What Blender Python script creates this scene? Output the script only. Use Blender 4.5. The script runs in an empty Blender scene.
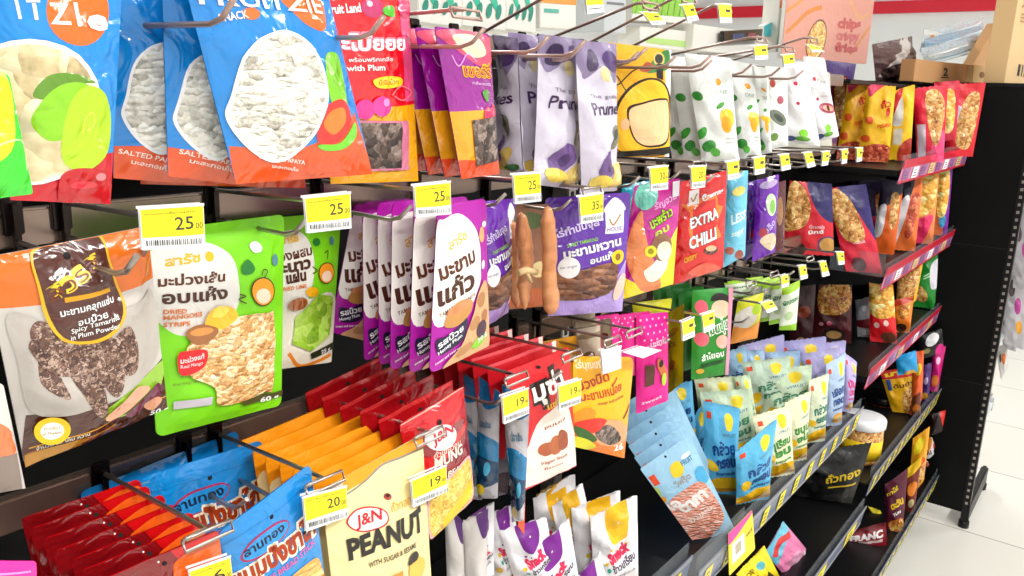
import bpy, bmesh, math, random
import numpy as np
from mathutils import Vector, Matrix, noise
random.seed(7)
C = bpy.context.scene.collection
scn = bpy.context.scene

# ------------------------------------------------------------------ camera
F_PX, CX, CY, CAMH = 820.0, 512.0, 288.0, 1.43
def _basis(vp1, vpv):
    a = np.array([vp1[0]-CX, -(vp1[1]-CY), -F_PX]); a /= np.linalg.norm(a)
    d = np.array([vpv[0]-CX, -(vpv[1]-CY), -F_PX]); d /= np.linalg.norm(d)
    z = -d; z -= a*(a@z); z /= np.linalg.norm(z)
    return np.array([a, np.cross(z, a), z])
R = _basis((1158, 110), (400, 3700))      # rows: world X (along the gondola), Y (into the shelf), Z up
cam_d = bpy.data.cameras.new('camera'); cam = bpy.data.objects.new('camera', cam_d); C.objects.link(cam)
cam_d.sensor_width = 36; cam_d.lens = F_PX/1024*36; cam_d.clip_start = .02; cam_d.clip_end = 100
cam.matrix_world = Matrix.Translation((0, 0, CAMH)) @ Matrix([list(r) for r in R]).to_4x4()
scn.camera = cam
# ------------------------------------------------------------------ world, light, exposure
scn.view_settings.view_transform = 'Standard'; scn.view_settings.look = 'None'
scn.view_settings.gamma = 1; scn.view_settings.use_curve_mapping = False
scn.view_settings.exposure = 0.02
w = bpy.data.worlds.new('world'); scn.world = w; w.use_nodes = True
w.node_tree.nodes['Background'].inputs[0].default_value = (.93, .96, 1, 1)
w.node_tree.nodes['Background'].inputs[1].default_value = 0.17
def area(name, loc, rot, sx, sy, power, col=(1, .98, .95)):
    l = bpy.data.lights.new(name, 'AREA'); l.shape = 'RECTANGLE'; l.size = sx; l.size_y = sy
    l.energy = power; l.color = col
    o = bpy.data.objects.new(name, l); C.objects.link(o); o.location = loc; o.rotation_euler = rot
    return o
LIGHTS = [(-.9, -1.1), (.9, -1.1), (2.7, -1.1), (5.2, -1.1), (1.5, 2.3), (4.2, 2.3)]
for lx, ly in LIGHTS:
    area('ceiling_lamp_light', (lx, ly, 2.72), (0, 0, 0), 1.3, .25, 42 if ly < 0 else 34)

# ------------------------------------------------------------------ pixel -> place helpers
def ray(px, py): return R @ np.array([px-CX, -(py-CY), -F_PX])
O0 = np.array([0, 0, CAMH])
def P(px, py, Y): d = ray(px, py); return O0 + d*(Y/d[1])
def PX(px, py, X): d = ray(px, py); return O0 + d*(X/d[0])
def proj(p):
    c = R.T @ (np.asarray(p)-O0); return np.array([CX+F_PX*c[0]/-c[2], CY-F_PX*c[1]/-c[2]])

# ------------------------------------------------------------------ materials
def lin(h):
    h = h.lstrip('#'); v = [int(h[i:i+2], 16)/255 for i in (0, 2, 4)]
    return tuple(x/12.92 if x <= .04045 else ((x+.055)/1.055)**2.4 for x in v)+(1,)
_M = {}
def mat(spec):
    """'#rrggbb' glossy film, 'm#rrggbb' matt film, 'f#...' flat print, or a named material"""
    if spec in _M: return _M[spec]
    if spec[0] != '#' and spec[1:2] != '#': return NAMED[spec]
    kind = 'g' if spec[0] == '#' else spec[0]; col = lin(spec[-6:])
    m = bpy.data.materials.new('film '+spec); m.use_nodes = True; nt = m.node_tree
    b = nt.nodes['Principled BSDF']; b.inputs['Base Color'].default_value = col
    if kind in 'gm':
        b.inputs['Roughness'].default_value = .2 if kind == 'g' else .42
        b.inputs['Coat Weight'].default_value = .9 if kind == 'g' else .12
        b.inputs['Coat Roughness'].default_value = .08
        tc = nt.nodes.new('ShaderNodeTexCoord'); n = nt.nodes.new('ShaderNodeTexNoise')
        n.inputs['Scale'].default_value = 32; n.inputs['Detail'].default_value = 2.5; n.inputs['Distortion'].default_value = 1.2
        bp = nt.nodes.new('ShaderNodeBump'); bp.inputs['Strength'].default_value = .8 if kind == 'g' else .35
        bp.inputs['Distance'].default_value = .006
        nt.links.new(tc.outputs['Object'], n.inputs['Vector']); nt.links.new(n.outputs['Fac'], bp.inputs['Height'])
        nt.links.new(bp.outputs['Normal'], b.inputs['Normal'])
        if kind == 'g': nt.links.new(bp.outputs['Normal'], b.inputs['Coat Normal'])
    else:
        b.inputs['Roughness'].default_value = .35
    _M[spec] = m; return m
NAMED = {}
def plain(name, col, rough=.5, metal=0, coat=0, bump=None, trans=None, emit=0, spec=None):
    m = bpy.data.materials.new(name); m.use_nodes = True; nt = m.node_tree; b = nt.nodes['Principled BSDF']
    b.inputs['Base Color'].default_value = lin(col); b.inputs['Roughness'].default_value = rough
    b.inputs['Metallic'].default_value = metal; b.inputs['Coat Weight'].default_value = coat
    if spec is not None: b.inputs['Specular IOR Level'].default_value = spec
    if emit: b.inputs['Emission Color'].default_value = lin(col); b.inputs['Emission Strength'].default_value = emit
    if trans is not None: b.inputs['Alpha'].default_value = trans
    if bump:
        tc = nt.nodes.new('ShaderNodeTexCoord'); n = nt.nodes.new('ShaderNodeTexNoise'); n.inputs['Scale'].default_value = bump[0]
        bp = nt.nodes.new('ShaderNodeBump'); bp.inputs['Strength'].default_value = bump[1]; bp.inputs['Distance'].default_value = .004
        nt.links.new(tc.outputs['Object'], n.inputs['Vector']); nt.links.new(n.outputs['Fac'], bp.inputs['Height'])
        nt.links.new(bp.outputs['Normal'], b.inputs['Normal'])
    NAMED[name] = m; return m
def food(name, cols, scale, stretch=(1, 1, 1), bump=1.0, rand=1.0, fine=3.5):
    """food seen through a clear window: voronoi pieces in a few tones, each piece bumped"""
    m = bpy.data.materials.new(name); m.use_nodes = True; nt = m.node_tree; L = nt.links.new
    b = nt.nodes['Principled BSDF']; b.inputs['Roughness'].default_value = .45; b.inputs['Coat Weight'].default_value = .45
    b.inputs['Coat Roughness'].default_value = .1
    tc = nt.nodes.new('ShaderNodeTexCoord'); mp = nt.nodes.new('ShaderNodeMapping'); mp.inputs['Scale'].default_value = stretch
    mp.inputs['Rotation'].default_value = (0, .6, 0)
    nz = nt.nodes.new('ShaderNodeTexNoise'); nz.inputs['Scale'].default_value = scale*.6
    mx = nt.nodes.new('ShaderNodeVectorMath'); mx.operation = 'MULTIPLY_ADD'; mx.inputs[1].default_value = (.014,)*3
    L(tc.outputs['Object'], mp.inputs['Vector']); L(mp.outputs[0], nz.inputs['Vector']); L(nz.outputs['Color'], mx.inputs[0]); L(mp.outputs[0], mx.inputs[2])
    v = nt.nodes.new('ShaderNodeTexVoronoi'); v.inputs['Scale'].default_value = scale; v.inputs['Randomness'].default_value = rand
    L(mx.outputs[0], v.inputs['Vector'])
    sep = nt.nodes.new('ShaderNodeSeparateColor'); L(v.outputs['Color'], sep.inputs[0])
    n2 = nt.nodes.new('ShaderNodeTexNoise'); n2.inputs['Scale'].default_value = scale*fine; L(tc.outputs['Object'], n2.inputs['Vector'])
    ad = nt.nodes.new('ShaderNodeMath'); ad.operation = 'MULTIPLY_ADD'; ad.inputs[1].default_value = .55; L(n2.outputs['Fac'], ad.inputs[0])
    ml = nt.nodes.new('ShaderNodeMath'); ml.operation = 'MULTIPLY'; ml.inputs[1].default_value = .55; L(sep.outputs[0], ml.inputs[0]); L(ml.outputs[0], ad.inputs[2])
    cr = nt.nodes.new('ShaderNodeValToRGB'); e = cr.color_ramp.elements
    while len(e) < len(cols): e.new(.5)
    for i, c in enumerate(cols): e[i].position = .15+.7*i/(len(cols)-1); e[i].color = lin(c)
    L(ad.outputs[0], cr.inputs[0]); L(cr.outputs[0], b.inputs['Base Color'])
    bp = nt.nodes.new('ShaderNodeBump'); bp.inputs['Strength'].default_value = bump; bp.inputs['Distance'].default_value = .5/scale*.6; bp.invert = True
    L(v.outputs['Distance'], bp.inputs['Height'])
    L(bp.outputs['Normal'], b.inputs['Normal'])
    NAMED[name] = m; return m
plain('wire', '#b0a6a0', .28, .85); plain('wire_light', '#b89a90', .3, .6); plain('wire_dark', '#3a3230', .3, 1); plain('steel_bar', '#9a8478', .24, .75, bump=(3, .1))
plain('black_panel', '#060708', .5, spec=.15); plain('black_plastic', '#0c0c0e', .4, spec=.3)
plain('grey_panel', '#c9cdd0', .4); plain('white_paint', '#eef0f0', .5); plain('ceiling_white', '#f4f4f2', .8)
plain('hole', '#0a0606', .8); plain('rail_grey', '#9a9aa0', .3, .2); plain('rail_blue', '#5b6a92', .35, coat=.5)
plain('rail_red', '#e62340', .3, coat=.6); plain('rail_pink', '#e88fb2', .3, coat=.6); plain('rail_lilac', '#b070b0', .35, coat=.5)
plain('card_yellow', '#fbe81a', .4); plain('card_white', '#f4f5f8', .4); plain('card_ink', '#3c3a30', .5)
plain('kraft', '#b98a5a', .75, bump=(120, .15)); plain('kraft_dark', '#8e6236', .8); plain('kraft_pale', '#d3b382', .75)
plain('tube_white', '#ffffff', .4, emit=9); plain('lamp_body', '#e8e8e8', .5); plain('wall_red', '#e01030', .5)
plain('seal', '#c9b7a2', .2, 0, .5)
def clear(name, tint, alpha, rough=.06):
    m = bpy.data.materials.new(name); m.use_nodes = True; nt = m.node_tree; L = nt.links.new
    for n in list(nt.nodes): nt.nodes.remove(n)
    out = nt.nodes.new('ShaderNodeOutputMaterial'); t = nt.nodes.new('ShaderNodeBsdfTransparent')
    p = nt.nodes.new('ShaderNodeBsdfPrincipled'); p.inputs['Base Color'].default_value = lin(tint); p.inputs['Roughness'].default_value = rough
    fr = nt.nodes.new('ShaderNodeFresnel'); fr.inputs[0].default_value = 1.5 if alpha > .2 else 1.08
    ma = nt.nodes.new('ShaderNodeMath'); ma.operation = 'ADD'; ma.inputs[1].default_value = alpha; ma.use_clamp = True
    mx = nt.nodes.new('ShaderNodeMixShader'); L(fr.outputs[0], ma.inputs[0]) if alpha > .2 else ma.inputs.__getitem__(0).__setattr__('default_value', 0); L(ma.outputs[0], mx.inputs[0]); L(t.outputs[0], mx.inputs[1]); L(p.outputs[0], mx.inputs[2]); L(mx.outputs[0], out.inputs[0])
    NAMED[name] = m; return m
clear('clear_film', '#ffffff', .22); clear('clear_plastic', '#b8c0c8', .10, .1)
food('dried_papaya', ['#857f74', '#cfc9bb', '#f4efe2', '#fffcf2'], 110, (1, 1, 2.2))
food('dried_apple', ['#8f7a58', '#d9c393', '#f0dfb4', '#f7eccb'], 45, (1, 1, 1.6), .8)
food('tamarind_sugar', ['#22100e', '#4a2a20', '#74503f', '#c8ac9c'], 400, bump=.6)
food('mango_strips', ['#8a5a30', '#d79a55', '#f0c88a', '#fbe8c8'], 160, (1, 1, 1.8))
food('dark_dried', ['#120c0a', '#33231d', '#5c463c', '#a08c82'], 120)
food('brown_tamarind', ['#2a130c', '#5a2f1c', '#7e4a2e', '#a8714e'], 60, (1, 1, 2.6), .8)
food('nuts', ['#7a3c12', '#c07a30', '#e6ac5c', '#f8d898'], 130)
food('chips', ['#c06a18', '#f0a832', '#fbd060', '#fff0a8'], 60, (1, 1, 1.5), .8)
food('pink_meat', ['#c86850', '#e08c74', '#eeaa98', '#f6ccc0'], 90, (1, 1, 3))
food('bread_sticks', ['#a85414', '#e8963a', '#f6b95c', '#fcd48a'], 70, (.6, 1, 2.4), .9)
food('green_leaf_sheet', ['#5c8a12', '#8fbf26', '#a6d53a', '#c4e86a'], 90, bump=.5)
food('brown_pod', ['#7a3e18', '#b0683a', '#c98350', '#d89a68'], 26, (1, 1, .6), .3)
food('red_fish', ['#7c1c10', '#b83a20', '#e0603a', '#f8a070'], 110)
food('snack_mix', ['#6a2a10', '#c06020', '#f0a030', '#ffe080'], 150)
food('mung', ['#a87820', '#dcae3c', '#f0ca58', '#fae690'], 260, bump=.7)

# ------------------------------------------------------------------ objects
def props(o, label=None, cat=None, group=None, kind=None):
    if label: o['label'] = label
    if cat: o['category'] = cat
    if group: o['group'] = group
    if kind: o['kind'] = kind
    return o
def empty(name, loc, label=None, cat=None, group=None):
    o = bpy.data.objects.new(name, None); C.objects.link(o); o.location = [float(v) for v in loc]; o.empty_display_size = .02
    return props(o, label, cat, group)
def meshobj(name, bm, mats, parent=None, origin=None, smooth=False):
    if origin is not None: bmesh.ops.translate(bm, vec=-Vector([float(v) for v in origin]), verts=bm.verts)
    me = bpy.data.meshes.new(name); bm.to_mesh(me); bm.free()
    for m in (mats if isinstance(mats, (list, tuple)) else [mats]): me.materials.append(NAMED[m] if m in NAMED else mat(m))
    if smooth: me.polygons.foreach_set('use_smooth', [True]*len(me.polygons))
    o = bpy.data.objects.new(name, me); C.objects.link(o)
    if origin is not None: o.location = [float(v) for v in origin]
    if parent: o.parent = parent; o.location = Vector([float(v) for v in (origin if origin is not None else (0, 0, 0))]) - parent.location
    return o
def box(bm, a, b, mi=0, bev=0):
    x0, y0, z0 = a; x1, y1, z1 = b
    r = bmesh.ops.create_cube(bm, size=1)
    for v in r['verts']:
        v.co = Vector(((x0+x1)/2+v.co.x*(x1-x0), (y0+y1)/2+v.co.y*(y1-y0), (z0+z1)/2+v.co.z*(z1-z0)))
    fs = {f for v in r['verts'] for f in v.link_faces}
    for f in fs: f.material_index = mi
    if bev: bmesh.ops.bevel(bm, geom=list({e for f in fs for e in f.edges}), offset=bev, segments=2, affect='EDGES')
    return r['verts']
def tube(bm, pts, r, mi=0, seg=8):
    pts = [Vector([float(c) for c in p]) for p in pts]; rings = []
    for i, p in enumerate(pts):
        d = (pts[min(i+1, len(pts)-1)]-pts[max(i-1, 0)]).normalized()
        a = d.orthogonal().normalized() if i == 0 else (pa - d*pa.dot(d)).normalized()
        pa = a; b = d.cross(a)
        rings.append([bm.verts.new(p+(a*math.cos(t)+b*math.sin(t))*r) for t in [2*math.pi*k/seg for k in range(seg)]])
    for k in range(len(rings)-1):
        for j in range(seg):
            f = bm.faces.new([rings[k][j], rings[k][(j+1) % seg], rings[k+1][(j+1) % seg], rings[k+1][j]]); f.material_index = mi; f.smooth = True
    bm.faces.new(rings[0][::-1]).material_index = mi; bm.faces.new(rings[-1]).material_index = mi

_TX = {}
def textmesh(s, bold):
    k = (s, bold)
    if k not in _TX:
        cu = bpy.data.curves.new('txt', 'FONT'); cu.body = s; cu.resolution_u = 2; cu.offset = bold; cu.size = 1
        ob = bpy.data.objects.new('txt', cu); me = ob.to_mesh()
        vs = np.array([v.co[:2] for v in me.vertices]) if len(me.vertices) else np.zeros((0, 2))
        fs = [list(p.vertices) for p in me.polygons]
        ob.to_mesh_clear(); bpy.data.objects.remove(ob); bpy.data.curves.remove(cu)
        _TX[k] = (vs, fs)
    return _TX[k]

def catmull(pts, closed=True, n=6):
    pts = [np.array(p, float) for p in pts]; out = []; N = len(pts)
    rng = range(N) if closed else range(N-1)
    for i in rng:
        g = (lambda k: pts[k % N]) if closed else (lambda k: pts[min(max(k, 0), N-1)])
        p0, p1, p2, p3 = g(i-1), g(i), g(i+1), g(i+2)
        for j in range(n):
            t = j/n; out.append(.5*((2*p1)+(-p0+p2)*t+(2*p0-5*p1+4*p2-p3)*t*t+(-p0+3*p1-3*p2+p3)*t**3))
    if not closed: out.append(pts[-1])
    return out

class Surf:
    """a curved patch: four 3-D corners (TL,TR,BR,BL), a bulge and folds; print is laid on in layers"""
    def __init__(s, corners, bulge=.008, kind='pouch', seed=0, folds=.0012, grid=(12, 16), pinch=.0, round_=.05, hdr=.0, waver=0):
        s.c = [np.array(c, float) for c in corners]; TL, TR, BR, BL = s.c
        s.W = (np.linalg.norm(TR-TL)+np.linalg.norm(BR-BL))/2; s.H = (np.linalg.norm(BL-TL)+np.linalg.norm(BR-TR))/2
        s.kind = kind; s.seed = seed; s.nu, s.nv = grid; s.round_ = round_
        n = np.cross(TR-TL, BL-TL); n /= np.linalg.norm(n)
        ctr = sum(s.c)/4
        if n @ (O0-ctr) < 0: n = -n
        s.n = n; s.ctr = ctr
        s.front = np.zeros((s.nu+1, s.nv+1, 3)); s.back = np.zeros((s.nu+1, s.nv+1, 3))
        for i in range(s.nu+1):
            for j in range(s.nv+1):
                u, v = i/s.nu, j/s.nv            # v from bottom
                def env(x, p): return max(0, math.sin(math.pi*min(max(x, 0), 1)))**p
                if kind == 'pillow':
                    pv = env((v-.07)/.86, .55); pu = env(u, .6)
                elif kind == 'gusset':
                    vv = min(v/(1-hdr-.001), 1); pv = (min(1, (1-vv)*1.6)**.7)*(min(1, v/.04)**.5); pu = env((u-.04)/.92, .55)
                elif kind == 'flat':
                    pv = pu = 0
                else:
                    vv = v/(1-hdr-.001); pv = env(vv, .5); pu = env((u-.04)/.92, .6)
                b = bulge*pu*pv
                uu = .5+(u-.5)*(1-pinch*pv)
                sag = 0
                base = (TL*(1-uu)+TR*uu)*v+(BL*(1-uu)+BR*uu)*(1-v)
                if waver: base = base+(TL-BL)/s.H*waver*math.sin(u*9+seed)*abs(v-.5)*2
                q = Vector((u*s.W*26+seed*7.1, v*s.H*26, seed*3.3))
                fo = folds*(1.1*(1-abs(noise.noise(q))*3)+.8*noise.noise(q*2.3))*(.35+.65*min(1, pu*pv+.3))*min(1, min(u, 1-u)*10+.1) if folds else 0
                s.front[i, j] = base+n*(b+fo+.0004); s.back[i, j] = base-n*(b*.75+.0004-fo*.3)
    def inv(s, px, py):
        u, v = .5, .5
        for _ in range(9):
            f = s.flat(u, v); e = proj(f)-np.array([px, py])
            if abs(e).max() < .02: break
            h = 1e-3
            a = (proj(s.flat(u+h, v))-proj(f))/h; b = (proj(s.flat(u, v+h))-proj(f))/h
            try: d = np.linalg.solve(np.array([a, b]).T, e)
            except Exception: break
            u -= float(np.clip(d[0], -1, 1)); v -= float(np.clip(d[1], -1, 1))
        return u*s.W, v*s.H
    def flat(s, u, v):
        TL, TR, BR, BL = s.c
        return (TL*(1-u)+TR*u)*v+(BL*(1-u)+BR*u)*(1-v)
    def at(s, x, y, lift, back=False):
        g = s.back if back else s.front
        fu = min(max(x/s.W, 0), 1)*s.nu; fv = min(max(y/s.H, 0), 1)*s.nv
        i = min(int(fu), s.nu-1); j = min(int(fv), s.nv-1); a, b = fu-i, fv-j
        if a+b <= 1: p = g[i, j]+(g[i+1, j]-g[i, j])*a+(g[i, j+1]-g[i, j])*b
        else: p = g[i+1, j+1]+(g[i, j+1]-g[i+1, j+1])*(1-a)+(g[i+1, j]-g[i+1, j+1])*(1-b)
        return p+s.n*lift

EPS = .0001
def printed(name, s, body, shapes, mats_extra=(), parent=None, backmat=None, origin=None, edge='round', zig=0):
    """one mesh: body film front and back + printed shapes cut to the outline and laid on the surface"""
    mats = []
    def mi(spec):
        if spec not in mats: mats.append(spec)
        return mats.index(spec)
    W, H = s.W, s.H
    bm = bmesh.new()
    def outline():
        r = s.round_*min(W, H); pts = []
        if edge == 'round' and r > 0:
            for cx, cy, a0 in ((W-r, H-r, 0), (r, H-r, 90), (r, r, 180), (W-r, r, 270)):
                for k in range(5):
                    a = math.radians(a0+90*k/4); pts.append((cx+r*math.cos(a), cy+r*math.sin(a)))
        elif edge == 'zig':
            n = max(6, int(W/.006)); z = .0022
            for k in range(n+1): pts.append((W*k/n, (z if k % 2 else 0)))
            for k in range(n, -1, -1): pts.append((W*k/n, H-(z if k % 2 else 0)))
        else: pts = [(0, 0), (W, 0), (W, H), (0, H)]
        return pts
    def poly(bmx, pts, z, m):
        vs = [bmx.verts.new((float(p[0]), float(p[1]), z)) for p in pts]
        try: f = bmx.faces.new(vs)
        except ValueError: return
        f.material_index = m
        if len(vs) > 4: bmesh.ops.triangulate(bmx, faces=[f])
        elif len(vs) == 4: bmesh.ops.triangulate(bmx, faces=[f])
    # back is z=-1, front base z=0, prints z=layer
    poly(bm, outline(), -1, mi(backmat or body)); poly(bm, outline(), 0, mi(body))
    pb = bmesh.new(); layer = 0
    q = lambda p: s.inv(*p)
    for sh in shapes:
        k = sh[0]; layer += 1
        if k == 'e':
            _, cx, cy, rx, ry, m = sh[:6]; ro = math.radians(sh[6]) if len(sh) > 6 else 0
            N = 28 if max(rx, ry) > 8 else 14
            pts = [(cx+rx*math.cos(t)*math.cos(ro)-ry*math.sin(t)*math.sin(ro), cy+rx*math.cos(t)*math.sin(ro)+ry*math.sin(t)*math.cos(ro)) for t in [2*math.pi*i/N for i in range(N)]]
            poly(pb, [q(p) for p in pts], layer, mi(m))
        elif k == 'p': poly(pb, [q(p) for p in sh[1]], layer, mi(sh[2]))
        elif k == 'b': poly(pb, catmull([q(p) for p in sh[1]], True, 5), layer, mi(sh[2]))
        elif k == 'r':                               # normalised u0,v0,u1,v1 from top left
            _, a, b, c, d, m = sh; poly(pb, [(a*W, H-b*H), (c*W, H-b*H), (c*W, H-d*H), (a*W, H-d*H)], layer, mi(m))
        elif k == 'c':                               # normalised ellipse u,v,ru,rv
            _, a, b, ru, rv, m = sh[:6]; N = 20; ro = math.radians(sh[6]) if len(sh) > 6 else 0
            poly(pb, [((a*W+ru*W*math.cos(t)*math.cos(ro)-rv*H*math.sin(t)*math.sin(ro)), H-b*H+(ru*W*math.cos(t)*math.sin(ro)+rv*H*math.sin(t)*math.cos(ro))) for t in [2*math.pi*i/N for i in range(N)]], layer, mi(m))
        elif k == 'n': poly(pb, catmull([(a*W, H-b*H) for a, b in sh[1]], True, 5), layer, mi(sh[2]))
        elif k in 'lL':
            pts = [q(p) for p in sh[1]] if k == 'l' else [(a*W, H-b*H) for a, b in sh[1]]
            pts = catmull(pts, False, 5) if len(pts) > 2 else [np.array(p) for p in pts]
            sc = s.H/max(1, abs(proj(s.c[0])[1]-proj(s.c[3])[1])); hw = sh[2]*sc/2; m = mi(sh[3])
            Ls, Rs = [], []
            for i, p in enumerate(pts):
                d = pts[min(i+1, len(pts)-1)]-pts[max(i-1, 0)]; d = d/(np.linalg.norm(d)+1e-9); nn = np.array([-d[1], d[0]])*hw
                Ls.append(p+nn); Rs.append(p-nn)
            for i in range(len(pts)-1): poly(pb, [Ls[i], Ls[i+1], Rs[i+1], Rs[i]], layer, m)
        elif k in 'tT':
            _, txt, x0, y0, x1, y1, h, m = sh[:8]; bold = sh[8] if len(sh) > 8 else 0
            vs, fs = textmesh(txt, bold)
            if not len(vs): continue
            if k == 't':
                a = np.array(q((x0, y0))); b = np.array(q((x1, y1))); d = proj(s.c[3])-proj(s.c[0]); hh = h*s.H/max(1, np.linalg.norm(d))
            else:
                a = np.array((x0*W, H-y0*H)); b = np.array((x1*W, H-y1*H)); hh = h*H
            ux = b-a; L = np.linalg.norm(ux); ux = ux/(L+1e-9); uy = np.array([-ux[1], ux[0]])
            xmin, xmax = vs[:, 0].min(), vs[:, 0].max(); cap = .73
            P2 = a+np.outer((vs[:, 0]-xmin)/(xmax-xmin)*L, ux)+np.outer(vs[:, 1]/cap*hh, uy)
            vv = [pb.verts.new((float(p[0]), float(p[1]), layer)) for p in P2]; m = mi(m)
            for f in fs:
                try: pb.faces.new([vv[i] for i in f]).material_index = m
                except ValueError: pass
    for co, no in (((0, 0, 0), (-1, 0, 0)), ((W, 0, 0), (1, 0, 0)), ((0, 0, 0), (0, -1, 0)), ((0, H, 0), (0, 1, 0))):
        bmesh.ops.bisect_plane(pb, geom=pb.verts[:]+pb.edges[:]+pb.faces[:], dist=1e-7, plane_co=co, plane_no=no, clear_outer=True)
    for b2 in (bm, pb):
        for i in range(1, s.nu): bmesh.ops.bisect_plane(b2, geom=b2.verts[:]+b2.edges[:]+b2.faces[:], dist=1e-7, plane_co=(W*i/s.nu, 0, 0), plane_no=(1, 0, 0))
        for j in range(1, s.nv): bmesh.ops.bisect_plane(b2, geom=b2.verts[:]+b2.edges[:]+b2.faces[:], dist=1e-7, plane_co=(0, H*j/s.nv, 0), plane_no=(0, 1, 0))
        for k in range(1, s.nu+s.nv):
            bmesh.ops.bisect_plane(b2, geom=b2.verts[:]+b2.edges[:]+b2.faces[:], dist=1e-7, plane_co=(W*k/s.nu, 0, 0), plane_no=Vector((s.nu/W, s.nv/H, 0)).normalized())
    org = s.ctr if origin is None else np.array(origin)
    V, Fs, MI = [], [], []
    for b2 in (bm, pb):
        off = len(V); b2.verts.index_update()
        for v in b2.verts:
            z = v.co.z; p = s.at(v.co.x, v.co.y, max(z, 0)*EPS, back=(z < -.5)); V.append(p-org)
        for f in b2.faces:
            ids = [v.index+off for v in f.verts]
            Fs.append(ids); MI.append(f.material_index)
        b2.free()
    me = bpy.data.meshes.new(name); me.from_pydata([tuple(map(float, v)) for v in V], [], Fs); me.update()
    me.polygons.foreach_set('material_index', MI); me.polygons.foreach_set('use_smooth', [True]*len(Fs))
    for m in mats: me.materials.append(NAMED[m] if m in NAMED else mat(m))
    o = bpy.data.objects.new(name, me); C.objects.link(o); o.location = tuple(map(float, org))
    if parent: o.parent = parent; o.location = Vector(tuple(map(float, org)))-parent.location
    return o
def facing(quad, Yc, face, sz, ymin):
    """corners of an upright bag turned part way from the shelf front towards the near aisle; it stands at z=sz"""
    for _ in range(60):
        mx, my = sum(q[0] for q in quad)/4, sum(q[1] for q in quad)/4
        c = P(mx, my, Yc); d = O0-c; d[2] = 0; d /= np.linalg.norm(d)
        n = d*face+np.array([0, -1, 0])*(1-face); n /= np.linalg.norm(n); cs = []
        for q in quad:
            r = ray(*q); cs.append(O0+r*((c-O0) @ n)/(r @ n))
        if min(p[1] for p in cs) >= ymin: break
        if max(p[0] for p in cs) > 2.98: face = min(1, face+.03)
        Yc += .004
    if sz is not None:
        for k in (2, 3): cs[k][2] = sz+.004 if cs[k][2] < sz+.05 else cs[k][2]
    return cs
_seed = [0]
BAGS = []
def bag(name, label, quad, Y, body, shapes=(), kind='pouch', bulge=.007, group=None, cat='snack bag', plane='Y', parts=(), **kw):
    """quad: photo pixels TL,TR,BR,BL; Y: distance into the shelf (one, or one per corner)"""
    _seed[0] += 1
    Ys = Y if isinstance(Y, (tuple, list)) else [Y]*4
    face, sz, ymin = kw.pop('face', .85), kw.pop('sz', None), kw.pop('ymin', .47)
    mx, my = sum(q[0] for q in quad)/4, sum(q[1] for q in quad)/4
    if plane == 'Y' and sz is None and kind != 'flat' and 'LEANING' not in kw and .80 < P(mx, my, sum(Ys)/4)[0] < 2.1 and my < 400 and max(Ys)-min(Ys) < .02: plane, face, ymin = 'F', .6, .465
    kw.pop('LEANING', 0)
    if plane == 'F': cs = facing(quad, sum(Ys)/4, face, sz, ymin)
    else: cs = [(P if plane == 'Y' else PX)(q[0], q[1], y) for q, y in zip(quad, Ys)]
    edge = kw.pop('edge', 'zig' if kind == 'pillow' else 'round'); backm = kw.pop('backmat', None)
    s = Surf(cs, bulge, kind, _seed[0], **kw)
    o = printed(name, s, body, list(shapes), edge=edge, backmat=backm)
    props(o, label, cat, group); BAGS.append(o)
    cnt = len(shapes)+1
    for nm, pshapes in parts:                     # a part laid over the bag: its own mesh
        cut = Surf(cs, bulge, kind, _seed[0], **kw); cut.front = s.front+s.n*(EPS*cnt); cnt += len(pshapes)
        overlay(nm, cut, pshapes, o)
    return o
def overlay(nm, s, shapes, parent):
    o = printed(nm, s, 'clear_film', shapes, parent=parent, edge='none'); me = o.data
    # keep the printed shapes only (drop the carrier sheet)
    b = bmesh.new(); b.from_mesh(me); bmesh.ops.delete(b, geom=[f for f in b.faces if f.material_index == 0], context='FACES'); b.to_mesh(me); b.free()
    return o
ORD = ['', 'second', 'third', 'fourth', 'fifth', 'sixth', 'seventh', 'eighth', 'ninth', 'tenth', 'eleventh']
def stack(front, n, d, what, group, jit=.002, rot=.02, start=1):
    """n copies behind the front bag, each its own object"""
    front['group'] = group
    for k in range(1, n+1):
        c = front.copy(); C.objects.link(c)
        c.location = front.location+Vector(d)*k+Vector((random.uniform(-jit, jit), 0, random.uniform(-jit, jit)*.6))
        c.rotation_euler = (random.uniform(-rot, rot)*.6, random.uniform(-rot, rot), random.uniform(-rot, rot)*1.5)
        c['label'] = '%s, %s from the front' % (what, ORD[k+start-1]) if k+start-1 < len(ORD) else what
        for ch in front.children:
            e = ch.copy(); C.objects.link(e); e.parent = c
# ------------------------------------------------------------------ setting
def tiles(name, c1, c2, seam, size, gloss):
    m = bpy.data.materials.new(name); m.use_nodes = True; nt = m.node_tree; L = nt.links.new; b = nt.nodes['Principled BSDF']
    tc = nt.nodes.new('ShaderNodeTexCoord'); br = nt.nodes.new('ShaderNodeTexBrick'); br.offset = 0; br.squash = 1
    br.inputs['Color1'].default_value = lin(c1); br.inputs['Color2'].default_value = lin(c2); br.inputs['Mortar'].default_value = lin(seam)
    br.inputs['Scale'].default_value = 1; br.inputs['Brick Width'].default_value = size; br.inputs['Row Height'].default_value = size; br.inputs['Mortar Size'].default_value = .003
    L(tc.outputs['Object'], br.inputs['Vector']); L(br.outputs['Color'], b.inputs['Base Color']); b.inputs['Roughness'].default_value = gloss
    NAMED[name] = m
tiles('floor_tiles', '#dcdad2', '#d6d4cc', '#9c9a92', .6, .16); tiles('ceiling_tiles', '#f2f2f0', '#eeeeec', '#c8c8c6', .6, .8)
def struct(name, a, b, m):
    bm = bmesh.new(); box(bm, a, b); o = meshobj(name, bm, m); return props(o, kind='structure')
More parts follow.
